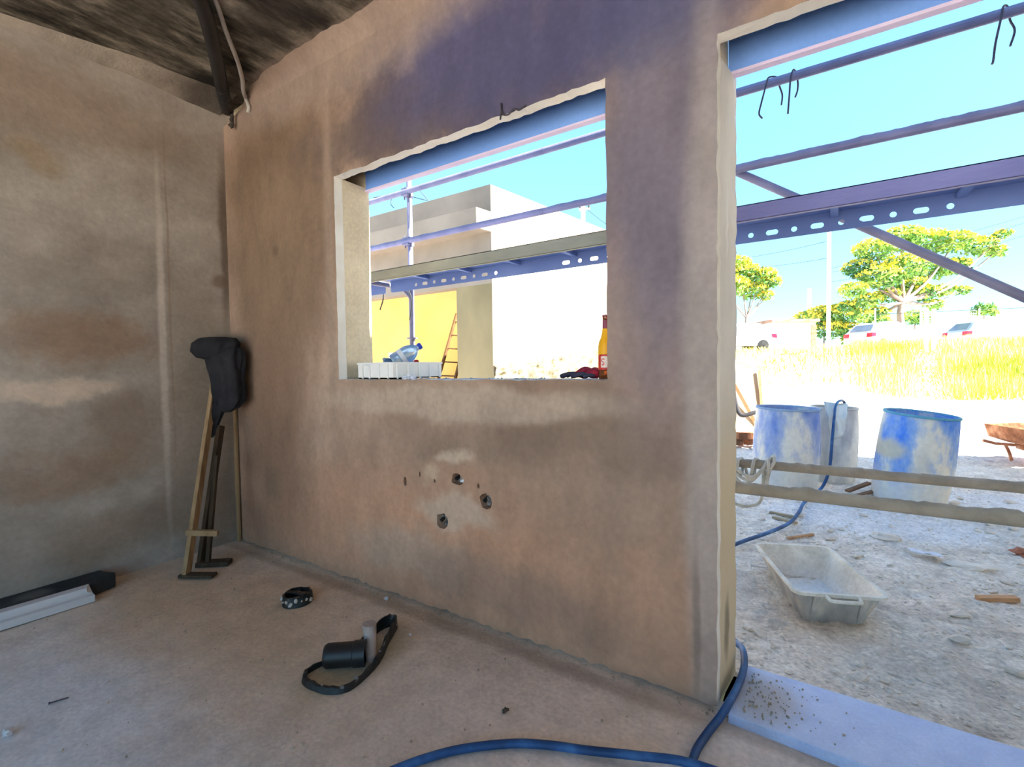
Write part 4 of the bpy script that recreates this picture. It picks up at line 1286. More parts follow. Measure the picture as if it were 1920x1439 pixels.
M_wood2 = mat('new_pine', [(0.3, (176, 130, 92)), (0.7, (204, 160, 120))], scale=6, stretch=(1, 5, 5))
M_grey_wood = mat('grey_driftwood', [(0.3, (150, 136, 112)), (0.7, (182, 168, 142))], scale=6)
def stick(label, a, b, wx, wz, m, name='wood_offcut', cat='wood'):
    mb = MB()
    A, B = Vector(a), Vector(b)
    A.z += gz(A.x, A.y) + wz / 2
    B.z += gz(B.x, B.y) + wz / 2
    mb.bar(A, B, wx, wz)
    return tag(mb.build(name, m, bevel=0.002), label, cat)
stick('reddish wedge-shaped wood offcut on the dirt at the right edge', (0.60, 2.98, 0), (0.745, 3.045, 0.005), 0.035, 0.02, M_wood2)
stick('thin reddish stick lying just beyond the mortar tub beside the hose', (-0.185, 3.44, 0), (-0.05, 3.60, 0.0), 0.02, 0.012, M_wood2)
stick('grey broken branch on the ground under the lowest scaffold tube', (-0.33, 3.98, 0), (-0.17, 3.93, 0.0), 0.025, 0.025, M_grey_wood)
stick('pale split lath on the ground left of the hose', (-0.30, 3.86, 0), (-0.15, 3.78, 0.0), 0.03, 0.015, M_grey_wood)
stick('short dark rod lying behind the far rim of the tub', (-0.19, 3.20, 0), (-0.08, 3.225, 0), 0.012, 0.012, M_wire, 'steel_rod', 'rod')
stick('long grey plank half buried in the cement dust, right of the blue barrel', (1.10, 4.75, 0), (1.55, 4.80, 0), 0.08, 0.02, M_grey_wood, 'plank')
for k, (a, b, lb) in enumerate((((0.17, 4.86, 0.02), (0.33, 5.02, 0.09), 'brown splintered timber, topmost of the scrap between the barrels'), ((0.21, 4.80, 0.0), (0.36, 4.88, 0.06), 'dark timber scrap propped against the bright blue barrel'), ((0.14, 4.84, 0.0), (0.30, 4.80, 0.0), 'flat brown timber scrap lying lowest between the barrels'))):
    stick(lb, a, b, 0.045, 0.018, mat('brown_scrap_%s' % 'abc'[k], [(0.3, (116, 84, 62)), (0.7, (158, 122, 94))], scale=6), 'timber_scrap', 'wood')
mb = MB()
mb.grid(8, 6, lambda u, v: (0.43 + u * 0.13 - v * 0.02, 3.44 + v * 0.09 + 0.01 * math.sin(u * 7), gz(0.5, 3.5) + 0.014 + 0.014 * nz(u * 3, v * 3, 4) + 0.012 * (1 - v)))
o = mb.build('paper_scrap', M_film, smooth=180, fixn=False)
o.modifiers.new('thick', 'SOLIDIFY').thickness = 0.002
tag(o, 'crumpled white paper scrap on the dirt right of the mortar tub', 'paper')
pg = thing('plastic_plug', 'small white plastic wall plug with round head left of the mortar tub', 'plug', (-0.31, 2.78, gz(-0.31, 2.78)))
q = gz(-0.31, 2.78) + 0.012
mb = MB()
mb.tube([(-0.325, 2.77, q + 0.02), (-0.322, 2.772, q + 0.02)], 0.019, 14)
mb.build('head', M_white, pg)
mb = MB()
mb.tube([(-0.322, 2.772, q + 0.02), (-0.245, 2.815, q + 0.008)], [0.006, 0.003], 8)
mb.build('shank', M_white, pg)
lump('brick_fragment', 'red brick fragment on the dirt at the right edge of the view', 'brick', (0.96, 3.80, gz(0.96, 3.8) + 0.015), 0.05, mat('brick_red', [(0.3, (150, 92, 70)), (0.7, (186, 124, 98))], scale=10, bump=0.4), 4, (1.2, 0.8, 0.5))
lump('stone_slab', 'flat grey rubble slab at the edge of the cement dust patch', 'stone', (0.33, 3.72, gz(0.33, 3.72) + 0.01), 0.06, M_stone, 6, (1.3, 0.8, 0.4))
lump('stone_slab', 'flat pale rubble slab beside the white paper scrap', 'stone', (0.66, 3.42, gz(0.66, 3.42) + 0.01), 0.065, M_stone, 9, (1.4, 0.8, 0.3))

# rusty wheelbarrow
M_rust = mat('rusty_tray', [(0.35, (112, 70, 48)), (0.5, (150, 98, 70)), (0.66, (188, 140, 108))], scale=9, bump=0.4, bscale=30)
M_frame = mat('rusty_frame', [(0.35, (150, 92, 66)), (0.65, (196, 146, 116))], scale=9)
k_ = 1.05 / 5.9 * 5.0 / 1.0
wb = thing('wheelbarrow', 'rusty wheelbarrow at the right edge beyond the barrels', 'wheelbarrow', (1.95, 7.2, 0))
gx, gy = 1.95, 7.25
g0 = gz(gx, gy)
fd = Vector((0.93, 0.37, 0))
sd_ = Vector((-0.37, 0.93, 0))
B0 = Vector((gx, gy, g0))
def wp(a, b, c):
    return B0 + fd * a + sd_ * b + Vector((0, 0, c))
mb = MB()
rim = [(-0.36, -0.28, 0.40), (0.42, -0.30, 0.43), (0.42, 0.30, 0.43), (-0.36, 0.28, 0.40)]
bot = [(-0.20, -0.18, 0.21), (0.22, -0.16, 0.16), (0.22, 0.16, 0.16), (-0.20, 0.18, 0.21)]
def ring_of(c4, z_off=0.0, shrink=0.0, n=6):
    pts = []
    cxm = sum(p[0] for p in c4) / 4
    for i in range(4):
        p, q2 = c4[i], c4[(i + 1) % 4]
        for j in range(n):
            u = j / n
            a = p[0] + (q2[0] - p[0]) * u
            b = p[1] + (q2[1] - p[1]) * u
            pts.append(wp(cxm + (a - cxm) * (1 - shrink), b * (1 - shrink), p[2] + (q2[2] - p[2]) * u + z_off))
    return pts
mid = [tuple((0.50 * r_[k] + 0.50 * b_[k]) * (1.16 if k < 2 else 0.86) for k in range(3)) for r_, b_ in zip(rim, bot)]
mb.loft([ring_of(bot), ring_of(mid), ring_of(rim), ring_of(rim, 0.004, -0.03), ring_of(rim, -0.002, 0.02), ring_of(mid, 0.01, 0.03), ring_of(bot, 0.012, 0.04)])
mb.build('tray', M_rust, wb, smooth=50)
for s in (-1, 1):
    mb = MB()
    mb.tube([wp(-0.40, s * 0.23, 0.22), wp(-0.3, s * 0.20, 0.19), wp(0.3, s * 0.14, 0.15), wp(0.62, s * 0.05, 0.17)], 0.017, 10)
    mb.build('handle_bar', M_frame, wb, smooth=40)
    mb = MB()
    mb.tube(smooth_path([wp(-0.22, s * 0.19, 0.19), wp(-0.17, s * 0.2, 0.09), wp(-0.14, s * 0.21, -0.01)], 4), 0.016, 10)
    mb.build('leg', M_frame, wb, smooth=40)
mb = MB()
ax = wp(0.62, 0, 0.17)
mb.tube([ax - sd_ * 0.04, ax - sd_ * 0.03, ax + sd_ * 0.03, ax + sd_ * 0.04], [0.15, 0.17, 0.17, 0.15], 24)
mb.build('wheel', M_black, wb, smooth=40)

# leaning board, dark post and brick rubble beyond the door reveal
mb = MB()
mb.add([(-1.30, 7.75, 0.0), (-0.75, 8.05, 0.05), (-0.86, 8.42, 1.02), (-1.45, 8.12, 1.02), (-1.285, 7.72, 0.0), (-0.735, 8.02, 0.05), (-0.845, 8.39, 1.02), (-1.435, 8.09, 1.02)],
       [(0, 1, 2, 3), (4, 7, 6, 5), (0, 4, 5, 1), (1, 5, 6, 2), (2, 6, 7, 3), (3, 7, 4, 0)])
lb = thing('leaning_board', 'cream board with brown battens leaning beyond the door reveal behind the barrels', 'board', (-1.1, 8.0, 0))
mb.build('panel', mat('cream_board', [(0.3, (150, 128, 100)), (0.7, (170, 148, 120))], scale=4), lb)
mb = MB()
mb.bar((-1.25, 8.0, 0.98), (-0.84, 8.0, 0.16), 0.05, 0.03, (0, 1, 0))
mb.build('batten', M_wood2, lb)
mb = MB()
mb.bar((-0.84, 8.32, 0.98), (-0.755, 8.02, 0.1), 0.04, 0.03, (0, 1, 0))
mb.build('batten', M_wood2, lb)
mb = MB()
mb.tube(smooth_path([(-1.12, 7.5, 1.1), (-1.09, 7.48, 0.75), (-1.06, 7.46, 0.55), (-0.98, 7.42, 0.36), (-0.80, 7.5, 0.40)], 6), 0.03, 8)
tag(mb.build('bent_pipe', mat('grey_bent_pipe', [(0.4, (44, 43, 46)), (0.6, (58, 57, 60))], scale=5), smooth=60), 'dark grey bent pipe standing before the cream leaning board', 'pipe')
Mbk = mat('rubble_brick', [(0.3, (104, 62, 42)), (0.7, (146, 100, 72))], scale=9, bump=0.4)
bk_l = ['front left', 'front right', 'rear left', 'rear right', 'topmost', 'outermost']
for k in range(6):
    mb = MB()
    Mx = Matrix.Translation((-0.98 + 0.17 * (k % 3) - (0.05 if k > 2 else 0), 6.9 + 0.16 * (k % 2), 0.05 + (0.09 if k > 3 else 0))) @ Matrix.Rotation(k * 0.9, 4, 'Z') @ Matrix.Rotation(0.25 * (k % 3 - 1), 4, 'X')
    mb.box((-0.1, -0.05, -0.045), (0.1, 0.05, 0.045), 0, Mx)
    tag(mb.build('broken_brick', Mbk, bevel=0.006), 'broken reddish brick, %s in the rubble pile beyond the door reveal' % bk_l[k], 'brick', 'bricks in the rubble pile beyond the door reveal')

# pale sand heap on the slope behind the grey barrel
mb = MB()
def heap(u, v):
    x, y = -1.4 + u * 2.8, 12.6 + v * 3.6
    a, b = (u - 0.5) * 2, (v - 0.5) * 2
    h = max(0, 1 - (a * a + b * b)) ** 0.9 * 0.62 * (1 + 0.25 * nz(x * 2, y * 2))
    return (x, y, gz(x, y) - 0.03 + h)
mb.grid(30, 30, heap)
tag(mb.build('sand_heap', mat('pale_sand', [(0.3, (212, 198, 172)), (0.7, (230, 218, 196))], scale=5, bump=0.5, bscale=20), smooth=180, fixn=False), 'pale heap of sand on the sunlit ground behind the grey barrel', 'sand heap')

# ------------------------------------------------------------------ house under construction across the yard
M_hrender = mat('house_grey_render', [(0.3, (122, 112, 102)), (0.7, (142, 131, 120))], scale=1.2, bump=0.15, bscale=12,
                tint_patches=[((-5.5, 6.2, 2.75), (1.6, 0.6, 0.35), (176, 140, 92), 0.6, 0.6, 0.4), ((-4.75, 6.2, 1.6), (0.35, 0.5, 0.9), (146, 130, 92), 0.6, 0.6, 0.4)])
M_hside = mat('house_side_render', [(0.3, (168, 152, 128)), (0.7, (190, 174, 150))], scale=0.9, bump=0.15, bscale=12, stretch=(1, 1, 0.4))
M_ochre = mat('ochre_plaster', [(0.3, (246, 190, 104)), (0.7, (252, 204, 124))], scale=1.0, bump=0.1, bscale=12)
hs = thing('house', 'unfinished rendered house with flat parapet roof seen through the window', 'house', (-7, 8, 0))
A = Vector((-4.40, 6.20, 0))
d = Vector((0.150, 0.9887, 0))
Bp = A + d * 9.0
nrm = Vector((0.9887, -0.150, 0))
mb = MB()
th = nrm * -0.22
def wallpoly(P, Q, t_, z0_, z1_):
    mb.add([P + Vector((0, 0, z0_)), Q + Vector((0, 0, z0_)), Q + t_ + Vector((0, 0, z0_)), P + t_ + Vector((0, 0, z0_)), P + Vector((0, 0, z1_)), Q + Vector((0, 0, z1_)), Q + t_ + Vector((0, 0, z1_)), P + t_ + Vector((0, 0, z1_))],
           [(0, 3, 2, 1), (4, 5, 6, 7), (0, 1, 5, 4), (1, 2, 6, 5), (2, 3, 7, 6), (3, 0, 4, 7)])
wallpoly(A + Vector((0, 0.002, 0)), Bp, th, -0.1, 3.96)
mb.build('side_wall', M_hside, hs)
mb = MB()
mb.box((-24.0, 6.2, 2.42), (-4.405, 6.42, 3.965))
mb.build('parapet', M_hrender, hs)
mb = MB()
mb.add([(-24.0, 5.88, 3.225), (-4.45, 5.88, 3.225), (-4.40, 6.20, 3.225), (-24.0, 6.2, 3.225), (-24.0, 5.88, 3.535), (-4.45, 5.88, 3.535), (-4.40, 6.20, 3.535), (-24.0, 6.2, 3.535)],
       [(0, 3, 2, 1), (4, 5, 6, 7), (0, 1, 5, 4), (1, 2, 6, 5), (2, 3, 7, 6), (3, 0, 4, 7)])
mb.build('cornice', M_hrender, hs)
mb = MB()
mb.box((-5.13, 6.2, -0.1), (-4.405, 6.6, 2.42))
mb.build('pillar', mat('olive_pillar', [(0.3, (118, 108, 82)), (0.7, (142, 130, 100))], scale=1.6, stretch=(1, 1, 0.4), bump=0.15, bscale=12), hs)
mb = MB()
mb.box((-24.0, 8.9, -0.1), (-4.2, 9.1, 3.4))
mb.box((-24.0, 6.2, -0.1), (-23.8, 9.0, 3.9))
mb.build('porch_wall', M_ochre, hs)
mb = MB()
mb.box((-23.9, 6.2, -0.06), (-4.4, 9.0, 0.02))
mb.build('porch_floor', M_hside, hs)
mb = MB()
mb.box((-9.72, 8.88, 1.24), (-9.55, 8.90, 1.52))
mb.build('wall_box', M_white, hs)
mb = MB()
n = 70
for i in range(n):
    pass
def rough_base(u, v):
    s = u * 6.0
    P = A + d * s
    top = 1.12 + 0.09 * s + 0.06 * nz(s * 6, 1) + 0.05 * nz(s * 17, 4)
    z = 0.0 + v * top
    bulge = 0.05 + 0.05 * nz(s * 7, z * 7) + 0.03 * nz(s * 19, z * 19, 5)
    if v > 0.999:
        bulge = -0.01
    P = P + nrm * bulge
    return (P.x, P.y, z)
mb.grid(160, 30, rough_base)
mb.build('rough_footing', mat('rubble_footing', [(0.35, (84, 76, 60)), (0.5, (120, 110, 88)), (0.65, (150, 140, 114))], scale=6, bump=0.6, bscale=14), hs, fixn=False)

ld = thing('ladder', 'thin brown ladder leaning inside the ochre porch across the yard', 'ladder', (-6.9, 8.2, 0))
M_lad = mat('ladder_wood', [(0.3, (84, 58, 34)), (0.7, (112, 80, 50))], scale=4)
l0, l1 = Vector((-7.30, 7.75, 0.0)), Vector((-7.12, 8.6, 2.34))
r0_, r1_ = l0 + Vector((0.42, 0.12, 0)), l1 + Vector((0.32, 0.12, -0.05))
for a, b in ((l0, l1), (r0_, r1_)):
    mb = MB()
    mb.bar(a, b, 0.045, 0.06, (0, 1, 0))
    mb.build('rail', M_lad, ld)
for k in range(1, 8):
    u = k / 7.6
    mb = MB()
    mb.tube([l0.lerp(l1, u), r0_.lerp(r1_, u)], 0.016, 8)
    mb.build('rung', M_lad, ld)

# ------------------------------------------------------------------ far side: grass slope, fence, hut, cars, trees, poles
def np_stuff(name, V, F, m, parent=None):
    me = bpy.data.meshes.new(name)
    if parent is not None:
        V = V - np.array(parent.location)
    me.from_pydata(V.tolist(), [], F.tolist())
    me.materials.append(m)
    o = bpy.data.objects.new(name, me)
    COL.objects.link(o)
    if parent is not None:
        o.parent = parent
    return o
rng = np.random.default_rng(3)
N = 42000
yy = 16.3 + 14.0 * rng.random(N) ** 0.9
xx = rng.uniform(-7, 14, N)
lim = 18.8 - 0.30 * (xx - 0.5) + 0.5 * np.sin(xx * 1.7)
keep = (yy > lim)
keep &= ~((xx < 1.2) & (rng.random(N) < 0.55))
xx, yy = xx[keep], yy[keep]
N = len(xx)
t = np.clip((yy - 17.5) / 11.5, 0, 1)
zz = 1.78 * t * t * (3 - 2 * t) - 0.05
h = rng.uniform(0.18, 0.62, N) * np.where(xx < 1.0, 0.6, 1.0) * np.where((np.abs(xx - 0.140 * yy) < 0.3) & (yy < 27.5), 0.4, 1.0)
wd = rng.uniform(0.012, 0.03, N)
an = rng.uniform(0, 2 * np.pi, N)
ln = rng.uniform(0.02, 0.22, N)
la = rng.uniform(0, 2 * np.pi, N)
P0 = np.stack([xx - np.cos(an) * wd, yy - np.sin(an) * wd, zz], 1)
P1 = np.stack([xx + np.cos(an) * wd, yy + np.sin(an) * wd, zz], 1)
P2 = np.stack([xx + np.cos(la) * ln, yy + np.sin(la) * ln, zz + h], 1)
V = np.stack([P0, P1, P2], 1).reshape(-1, 3)
F = np.arange(3 * N).reshape(-1, 3)
M_grass = mat('dry_yellow_grass', [(0.36, (176, 182, 72)), (0.5, (222, 212, 122)), (0.64, (240, 230, 156))], scale=0.35, detail=6)
o = np_stuff('meadow_grass', V, F, M_grass)
tag(o, 'tall dry yellow green grass covering the slope below the cars', 'grass', kind='stuff')


def tree(name, label, base, trunk_pts, blobs, leaf, n_leaf, flower, n_flower, trunk_r, seed, cs=(0.10, 0.2)):
    t = thing(name, label, 'tree', base)
    Mk = mat(name + '_bark', [(0.3, (116, 100, 92)), (0.7, (158, 142, 132))], scale=4, bump=0.4)
    top = Vector(trunk_pts[-1])
    b0 = trunk_pts[0]
    trunk_pts = [(b0[0], b0[1], min(b0[2], gz(b0[0], b0[1])) - 0.1)] + list(trunk_pts)[1:]
    mb = MB()
    sp = smooth_path(trunk_pts, 5)
    mb.tube(sp, [trunk_r * (1 - 0.45 * i / len(sp)) for i in range(len(sp))], 10)
    mb.build('trunk', Mk, t, smooth=60)
    for k, b in enumerate(blobs):
        if k % 2 == 0 or k < 5:
            c = Vector(b[:3])
            md = top.lerp(c, 0.5) + Vector((0, 0, -0.12 * (c - top).length))
            mb = MB()
            s2 = smooth_path([top - Vector((0, 0, 0.25)), md, c], 5)
            mb.tube(s2, [trunk_r * 0.5 * (1 - 0.8 * i / len(s2)) for i in range(len(s2))], 7)
            mb.build('branch', Mk, t, smooth=60)
    g = np.random.default_rng(seed)
    bl = np.array(blobs)
    wgt = bl[:, 3] ** 2
    def leaves(nm, n, m, lo, size):
        ids = g.choice(len(bl), n, p=wgt / wgt.sum())
        v = g.normal(size=(n, 3))
        v /= np.linalg.norm(v, axis=1, keepdims=True)
        if lo:
            v[:, 2] = np.abs(v[:, 2]) * 0.9 + 0.1
        rad = (0.55 + 0.5 * g.random(n))[:, None] if not lo else (0.9 + 0.2 * g.random(n))[:, None]
        c = bl[ids, :3] + v * rad * bl[ids, 3:4] * np.array([1, 1, 0.62])
        a = g.normal(size=(n, 3)); a /= np.linalg.norm(a, axis=1, keepdims=True)
        b_ = np.cross(a, g.normal(size=(n, 3))); b_ /= np.linalg.norm(b_, axis=1, keepdims=True)
        s1 = g.uniform(size[0], size[1], n)[:, None]
        Vq = np.stack([c - a * s1, c + b_ * s1 * 0.45, c + a * s1, c - b_ * s1 * 0.45], 1).reshape(-1, 3)
        Fq = np.arange(4 * n).reshape(-1, 4)
        o_ = np_stuff(nm, Vq, Fq, m, t)
        o_['kind'] = 'stuff'
    leaves('foliage', n_leaf, leaf, False, cs)
    if n_flower:
        leaves('blossom', n_flower, flower, True, (cs[0] * 0.9, cs[1] * 0.9))
    return t
M_leaf = mat('fresh_leaf', [(0.36, (64, 112, 66)), (0.5, (112, 154, 74)), (0.64, (166, 188, 92))], scale=0.8)
M_flow = mat('yellow_blossom', [(0.36, (206, 196, 74)), (0.64, (236, 216, 92))], scale=0.8)
ft = Vector((0.843, 0.538, 0))       # direction along which the view's width runs at the far side
def fp(px, py, dep):
    dv = fw + rt * ((px - 960) / FPX) - up * ((py - 719.5) / FPX)
    return Vector((0, 0, EYE)) + dv * dep
# crown blobs given where they stand, 30 to 34 m away
spec = [(1612, 505, 32, 1.0), (1640, 470, 31.5, 1.2), (1690, 450, 32, 1.3), (1740, 455, 32.5, 1.3), (1790, 455, 32, 1.1), (1835, 462, 32.5, 1.0), (1868, 472, 32, 0.6), (1600, 545, 31, 0.8), (1650, 520, 31, 1.2), (1700, 500, 31, 1.3), (1750, 505, 33, 1.2), (1790, 500, 33, 0.9), (1625, 565, 31.5, 0.8), (1665, 555, 32.5, 0.8), (1730, 550, 32.5, 0.9), (1770, 545, 33, 0.7), (1805, 545, 33, 0.5), (1590, 575, 32, 0.6), (1880, 440, 32, 0.5), (1612, 592, 32, 0.7), (1645, 588, 32.5, 0.7), (1750, 572, 33, 0.6), (1705, 535, 33, 1.0)]
bl = [tuple(fp(a, b, c)) + (r_,) for a, b, c, r_ in spec]
tb = fp(1688, 668, 32)
tree('flowering_tree', 'large spreading tree with yellow blossom on the far slope, right of the white pole', tuple(tb), [tuple(fp(1690, 668, 32)), tuple(fp(1690, 620, 32)), tuple(fp(1688, 585, 32)), tuple(fp(1694, 560, 32))], bl, M_leaf, 9000, M_flow, 4200, 0.26, 5)
spec = [(1390, 515, 30, 1.1), (1425, 520, 30, 0.9), (1445, 530, 30, 0.6), (1410, 545, 30.5, 0.9), (1360, 540, 30, 1.3), (1375, 500, 30, 1.0), (1437, 555, 30, 0.45)]
bl = [tuple(fp(a, b, c)) + (r_,) for a, b, c, r_ in spec]
tree('flowering_tree', 'smaller pale blossoming tree partly behind the door reveal', tuple(fp(1394, 672, 30)), [tuple(fp(1394, 672, 30)), tuple(fp(1397, 630, 30)), tuple(fp(1400, 590, 30))], bl, M_leaf, 2200, M_flow, 2200, 0.12, 8)
def shrub(label, spec, n1, n2, seed, bark=0.06):
    bl = [tuple(fp(a, b, c)) + (r_,) for a, b, c, r_ in spec]
    a, b, c, _ = spec[0]
    tree('round_shrub', label, tuple(fp(a, 655, c)), [tuple(fp(a, 655, c)), tuple(fp(a, 630, c)), tuple(fp(a, b + 5, c))], bl, M_leaf, n1, M_flow, n2, bark, seed)
shrub('yellow green bush behind the brick hut', [(1545, 592, 36, 1.2), (1575, 590, 36, 1.2), (1515, 600, 36, 1.0), (1590, 620, 36, 1.0), (1550, 620, 36, 1.2)], 1600, 1500, 11)
shrub('pale bush between the white pole and the large tree', [(1640, 605, 37, 1.0), (1620, 630, 37, 1.1), (1655, 625, 37, 0.9), (1600, 640, 36, 0.8)], 1500, 500, 12)
shrub('small distant tree above the white wall at the right', [(1845, 578, 38, 0.7), (1835, 585, 38, 0.5), (1858, 586, 38, 0.5)], 500, 0, 13)
shrub('low bush beside the foot of the large tree', [(1715, 596, 38, 0.9), (1735, 600, 38, 0.7)], 600, 100, 14)

M_conc = mat('white_painted_post', [(0.3, (224, 220, 214)), (0.7, (236, 232, 228))], scale=2)
def vpost(name, label, px, py_top, py_bot, dep, r_, cat, parent=None, sink=0.3):
    a, b = fp(px, py_bot, dep), fp(px, py_top, dep)
    mb = MB()
    mb.tube([Vector((a.x, a.y, min(a.z, gz(a.x, a.y)) - 0.1)), Vector((a.x, a.y, b.z))], r_, 12)
    o_ = mb.build(name, M_conc, parent, smooth=40)
    if label:
        tag(o_, label, cat)
    return o_
vpost('lamp_pole', 'tall white pole between the brick hut and the large tree', 1553, 405, 655, 25, 0.09, 'pole')
vpost('utility_pole', 'short white utility pole standing behind the brick hut', 1517, 542, 650, 38, 0.13, 'pole')
vpost('gate_post', 'white gate post on the grass slope, left of the pair', 1735, 580, 722, 20, 0.075, 'post')
vpost('gate_post', 'white gate post on the grass slope, right of the pair', 1749, 580, 720, 20, 0.07, 'post')

# wires
M_line = mat('dark_line', [(0.4, (44, 52, 54)), (0.6, (52, 60, 62))], scale=3)
def line(label, a, b, sag, r_=0.012):
    mb = MB()
    n = 16
    pts = [a.lerp(b, i / n) - Vector((0, 0, sag * 4 * (i / n) * (1 - i / n))) for i in range(n + 1)]
    mb.tube(pts, r_, 5)
    return tag(mb.build('power_line', M_line), label, 'wire')
line('power line in the sky, upper of the two left of the white pole', fp(1340, 492, 25), fp(1553, 452, 25), 0.1)
line('power line in the sky, lower of the two left of the white pole', fp(1340, 508, 25), fp(1553, 484, 25), 0.1)
line('power line in the sky above the large tree, uppermost', fp(1553, 505, 25), fp(1990, 385, 25), 0.1)
line('power line in the sky above the large tree, second', fp(1553, 512, 25), fp(1990, 396, 25), 0.2)
line('power line in the sky at the right edge, lowest', fp(1553, 530, 25), fp(1990, 418, 25), 0.3)

# utility pole behind the house across the yard
up_ = thing('power_pole', 'power pole with insulators rising behind the house parapet', 'pole', tuple(fp(1096, 700, 21)))
a = fp(1096, 700, 21)
b = fp(1096, 386, 21)
mb = MB()
mb.tube([Vector((a.x, a.y, -0.1)), Vector((a.x, a.y, b.z))], 0.09, 10)
mb.build('mast', M_conc, up_, smooth=40)
mb = MB()
mb.bar(fp(1086, 393, 21), fp(1106, 391, 21), 0.08, 0.08)
mb.build('crossarm', M_conc, up_)
for px in (1088, 1096, 1104):
    mb = MB()
    mb.tube([fp(px, 391, 21), fp(px, 383, 21)], [0.06, 0.04], 8)
    mb.build('insulator', M_line, up_)
line('power line sagging down from the pole behind the house parapet', fp(1100, 392, 21), fp(1190, 452, 21), 0.1)

# brick hut
hb = fp(1490, 668, 27)
hut = thing('hut', 'cream flat-roofed hut with brown corner on the far slope', 'hut', tuple(hb))
c0, c1 = fp(1449, 668, 27), fp(1529, 668, 27)
dx_ = (c1 - c0); dx_.z = 0; wdt = dx_.length; dx_.normalize()
dy_ = Vector((-dx_.y, dx_.x, 0))
zt_ = fp(1490, 601, 27).z
mb = MB()
def obox(mb, o_, x0_, x1_, y0_, y1_, z0_, z1_):
    vs = [o_ + dx_ * a_ + dy_ * b_ + Vector((0, 0, c_)) for c_ in (z0_, z1_) for a_, b_ in ((x0_, y0_), (x1_, y0_), (x1_, y1_), (x0_, y1_))]
    mb.add(vs, [(0, 3, 2, 1), (4, 5, 6, 7), (0, 1, 5, 4), (1, 2, 6, 5), (2, 3, 7, 6), (3, 0, 4, 7)])
c0g = Vector((c0.x, c0.y, 0))
obox(mb, c0g, 0, wdt, 0, 2.6, c0.z - 0.6, zt_ - 0.1)
mb.build('walls', mat('cream_hut', [(0.3, (228, 208, 192)), (0.7, (240, 224, 210))], scale=2), hut)
mb = MB()
obox(mb, c0g, -0.12, wdt + 0.15, -0.15, 2.75, zt_ - 0.1, zt_ + 0.06)
mb.build('roof_slab', mat('brown_roof', [(0.3, (150, 112, 92)), (0.7, (176, 138, 116))], scale=3), hut)
M_brk = mat('hut_brick', [(0.3, (138, 92, 72)), (0.7, (176, 128, 104))], scale=6)
for k in range(9):
    mb = MB()
    obox(mb, c0g, wdt - 0.26 + (0.03 if k % 2 else 0), wdt + 0.03, -0.04, 0.3, c0.z - 0.5 + k * 0.28, c0.z - 0.5 + k * 0.28 + 0.25)
    if c0.z - 0.5 + k * 0.28 + 0.25 < zt_ - 0.08:
        mb.build('brick', M_brk, hut)

# wire fence with posts and a mesh panel
fc = thing('wire_fence', 'white wire mesh fence on posts along the top of the slope', 'fence', tuple(fp(1780, 640, 30)))
for px in (1640, 1725, 1835, 1875, 1930):
    vpost('post', None, px, 579, 650, 30, 0.04, None, fc)
mb = MB()
mb.tube([fp(1640, 590, 30), fp(1725, 586, 30), fp(1835, 581, 30), fp(1930, 577, 30)], 0.018, 6)
mb.build('top_rail', M_line, fc)
mb = MB()
for k in range(26):
    px = 1725 + k * 4.2
    mb.tube([fp(px, 586, 30), fp(px, 640, 30)], 0.012, 4)
for k in range(11):
    mb.tube([fp(1725, 588 + k * 5, 30), fp(1832, 583 + k * 5, 30)], 0.012, 4)
o = mb.build('mesh_panel', M_conc, fc)
o['kind'] = 'stuff'

# low white wall beyond the fence at the right
wl = fp(1735, 640, 40)
w2 = fp(2100, 640, 40)
mb = MB()
dx_ = (w2 - wl); dx_.z = 0; L_ = dx_.length; dx_.normalize(); dy_ = Vector((-dx_.y, dx_.x, 0))
obox(mb, Vector((wl.x, wl.y, 0)), 0, L_, 0, 0.3, 1.0, fp(1800, 594, 40).z)
tag(mb.build('boundary_wall', mat('grey_white_wall', [(0.3, (146, 152, 164)), (0.7, (160, 166, 178))], scale=1)), 'long low white wall beyond the fence at the right', 'wall')

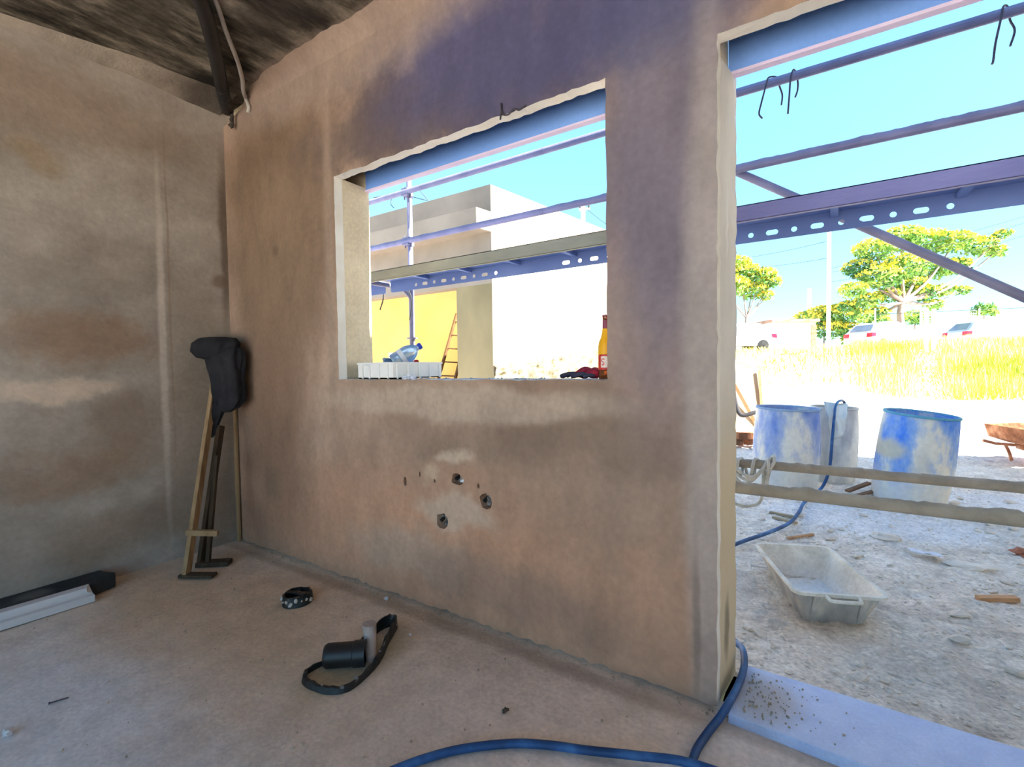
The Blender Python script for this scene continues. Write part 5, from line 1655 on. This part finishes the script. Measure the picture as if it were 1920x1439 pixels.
# cars
M_silver = mat('pale_car_paint', [(0.4, (214, 214, 220)), (0.6, (224, 224, 228))], scale=2, rough=0.3, spec=0.5)
M_glass = mat('car_glass', [(0.4, (112, 124, 144)), (0.6, (126, 138, 156))], scale=2, rough=0.1, spec=0.6)
M_tail = mat('tail_lamp_red', [(0.4, (196, 26, 60)), (0.6, (214, 36, 70))], scale=2, rough=0.3)
M_tyre = mat('tyre', [(0.4, (34, 34, 36)), (0.6, (50, 50, 52))], scale=6)
def car(label, rear, heading, paint=M_silver):
    """rear: ground point under the rear bumper, heading: unit vector rear to front"""
    t = thing('car', label, 'car', tuple(rear))
    f_ = heading
    s_ = Vector((-f_.y, f_.x, 0))
    def W_(a, b, c):
        return rear + f_ * a + s_ * b + Vector((0, 0, c))
    prof = [(0.02, 0.30), (0.0, 0.55), (0.06, 0.88), (0.20, 0.98), (0.55, 1.40), (0.95, 1.47), (1.9, 1.49), (2.35, 1.42), (3.05, 0.98), (3.9, 0.86), (4.15, 0.68), (4.2, 0.45), (4.15, 0.28)]
    hw = lambda z: 0.86 if z < 0.95 else 0.86 - (z - 0.95) * 0.46
    mb = MB()
    mb.loft([[W_(a, -hw(z) * q, z) for a, z in prof] for q in (-1, -0.92, 0.92, 1)])
    mb.build('body', paint, t, smooth=35)
    for sgn in (-1, 1):
        mb = MB()
        pl_ = [(0.72, 1.02), (0.88, 1.36), (1.85, 1.40), (2.25, 1.34), (2.78, 1.02)]
        mb.loft([[W_(a, sgn * (hw(z) + e), z) for a, z in pl_] for e in (-0.02, 0.012)])
        mb.build('side_window', M_glass, t)
        mb = MB()
        mb.bar(W_(1.62, sgn * (hw(1.02) + 0.012), 1.0), W_(1.66, sgn * (hw(1.4) + 0.014), 1.42), 0.02, 0.06, tuple(f_))
        mb.build('door_pillar', paint, t)
        for a in (0.75, 3.35):
            mb = MB()
            c = W_(a, sgn * 0.80, 0.30)
            mb.tube([c - s_ * 0.09, c - s_ * 0.08, c + s_ * 0.08, c + s_ * 0.09], [0.27, 0.30, 0.30, 0.27], 20)
            mb.build('wheel', M_tyre, t, smooth=40)
        mb = MB()
        mb.loft([[W_(a, sgn * 0.868, z) for a, z in ((-0.005, 0.68), (0.02, 0.90), (0.30, 0.90), (0.26, 0.72))], [W_(a, sgn * 0.55, z) for a, z in ((-0.012, 0.68), (0.035, 0.90), (0.30, 0.90), (0.26, 0.72))]])
        mb.build('tail_lamp', M_tail, t)
        mb = MB()
        mb.tube([W_(0.75, sgn * 0.62, 1.49), W_(1.3, sgn * 0.62, 1.53), W_(2.1, sgn * 0.62, 1.49)], 0.015, 6)
        mb.build('roof_rail', M_glass, t)
    mb = MB()
    mb.add([W_(0.21, -0.66, 1.01), W_(0.21, 0.66, 1.01), W_(0.52, 0.54, 1.36), W_(0.52, -0.54, 1.36), W_(0.18, -0.66, 1.02), W_(0.18, 0.66, 1.02), W_(0.49, 0.54, 1.37), W_(0.49, -0.54, 1.37)],
           [(0, 3, 2, 1), (4, 5, 6, 7), (0, 1, 5, 4), (1, 2, 6, 5), (2, 3, 7, 6), (3, 0, 4, 7)])
    mb.build('rear_window', M_glass, t)
    return t
def gpt(px, dep):
    p = fp(px, 660, dep)
    p.z = gz(p.x, p.y) + 0.0
    return p
a = gpt(1607, 26.5); b = gpt(1740, 27.5)
hd = (b - a); hd.z = 0; hd.normalize()
car('white car with red tail lamp behind the grass, left of the gate posts', a, hd)
a = gpt(1788, 26.5); b = gpt(1930, 26.0)
hd = (b - a); hd.z = 0; hd.normalize()
car('silver car with dark windows at the right edge behind the grass', a, hd, mat('silver_paint', [(0.4, (186, 196, 210)), (0.6, (196, 206, 220))], scale=2, rough=0.3, spec=0.5))
a = gpt(1441, 26.5); b = gpt(1320, 26.5)
hd = (b - a); hd.z = 0; hd.normalize()
car('white car facing left, mostly hidden by the door reveal', a, hd)
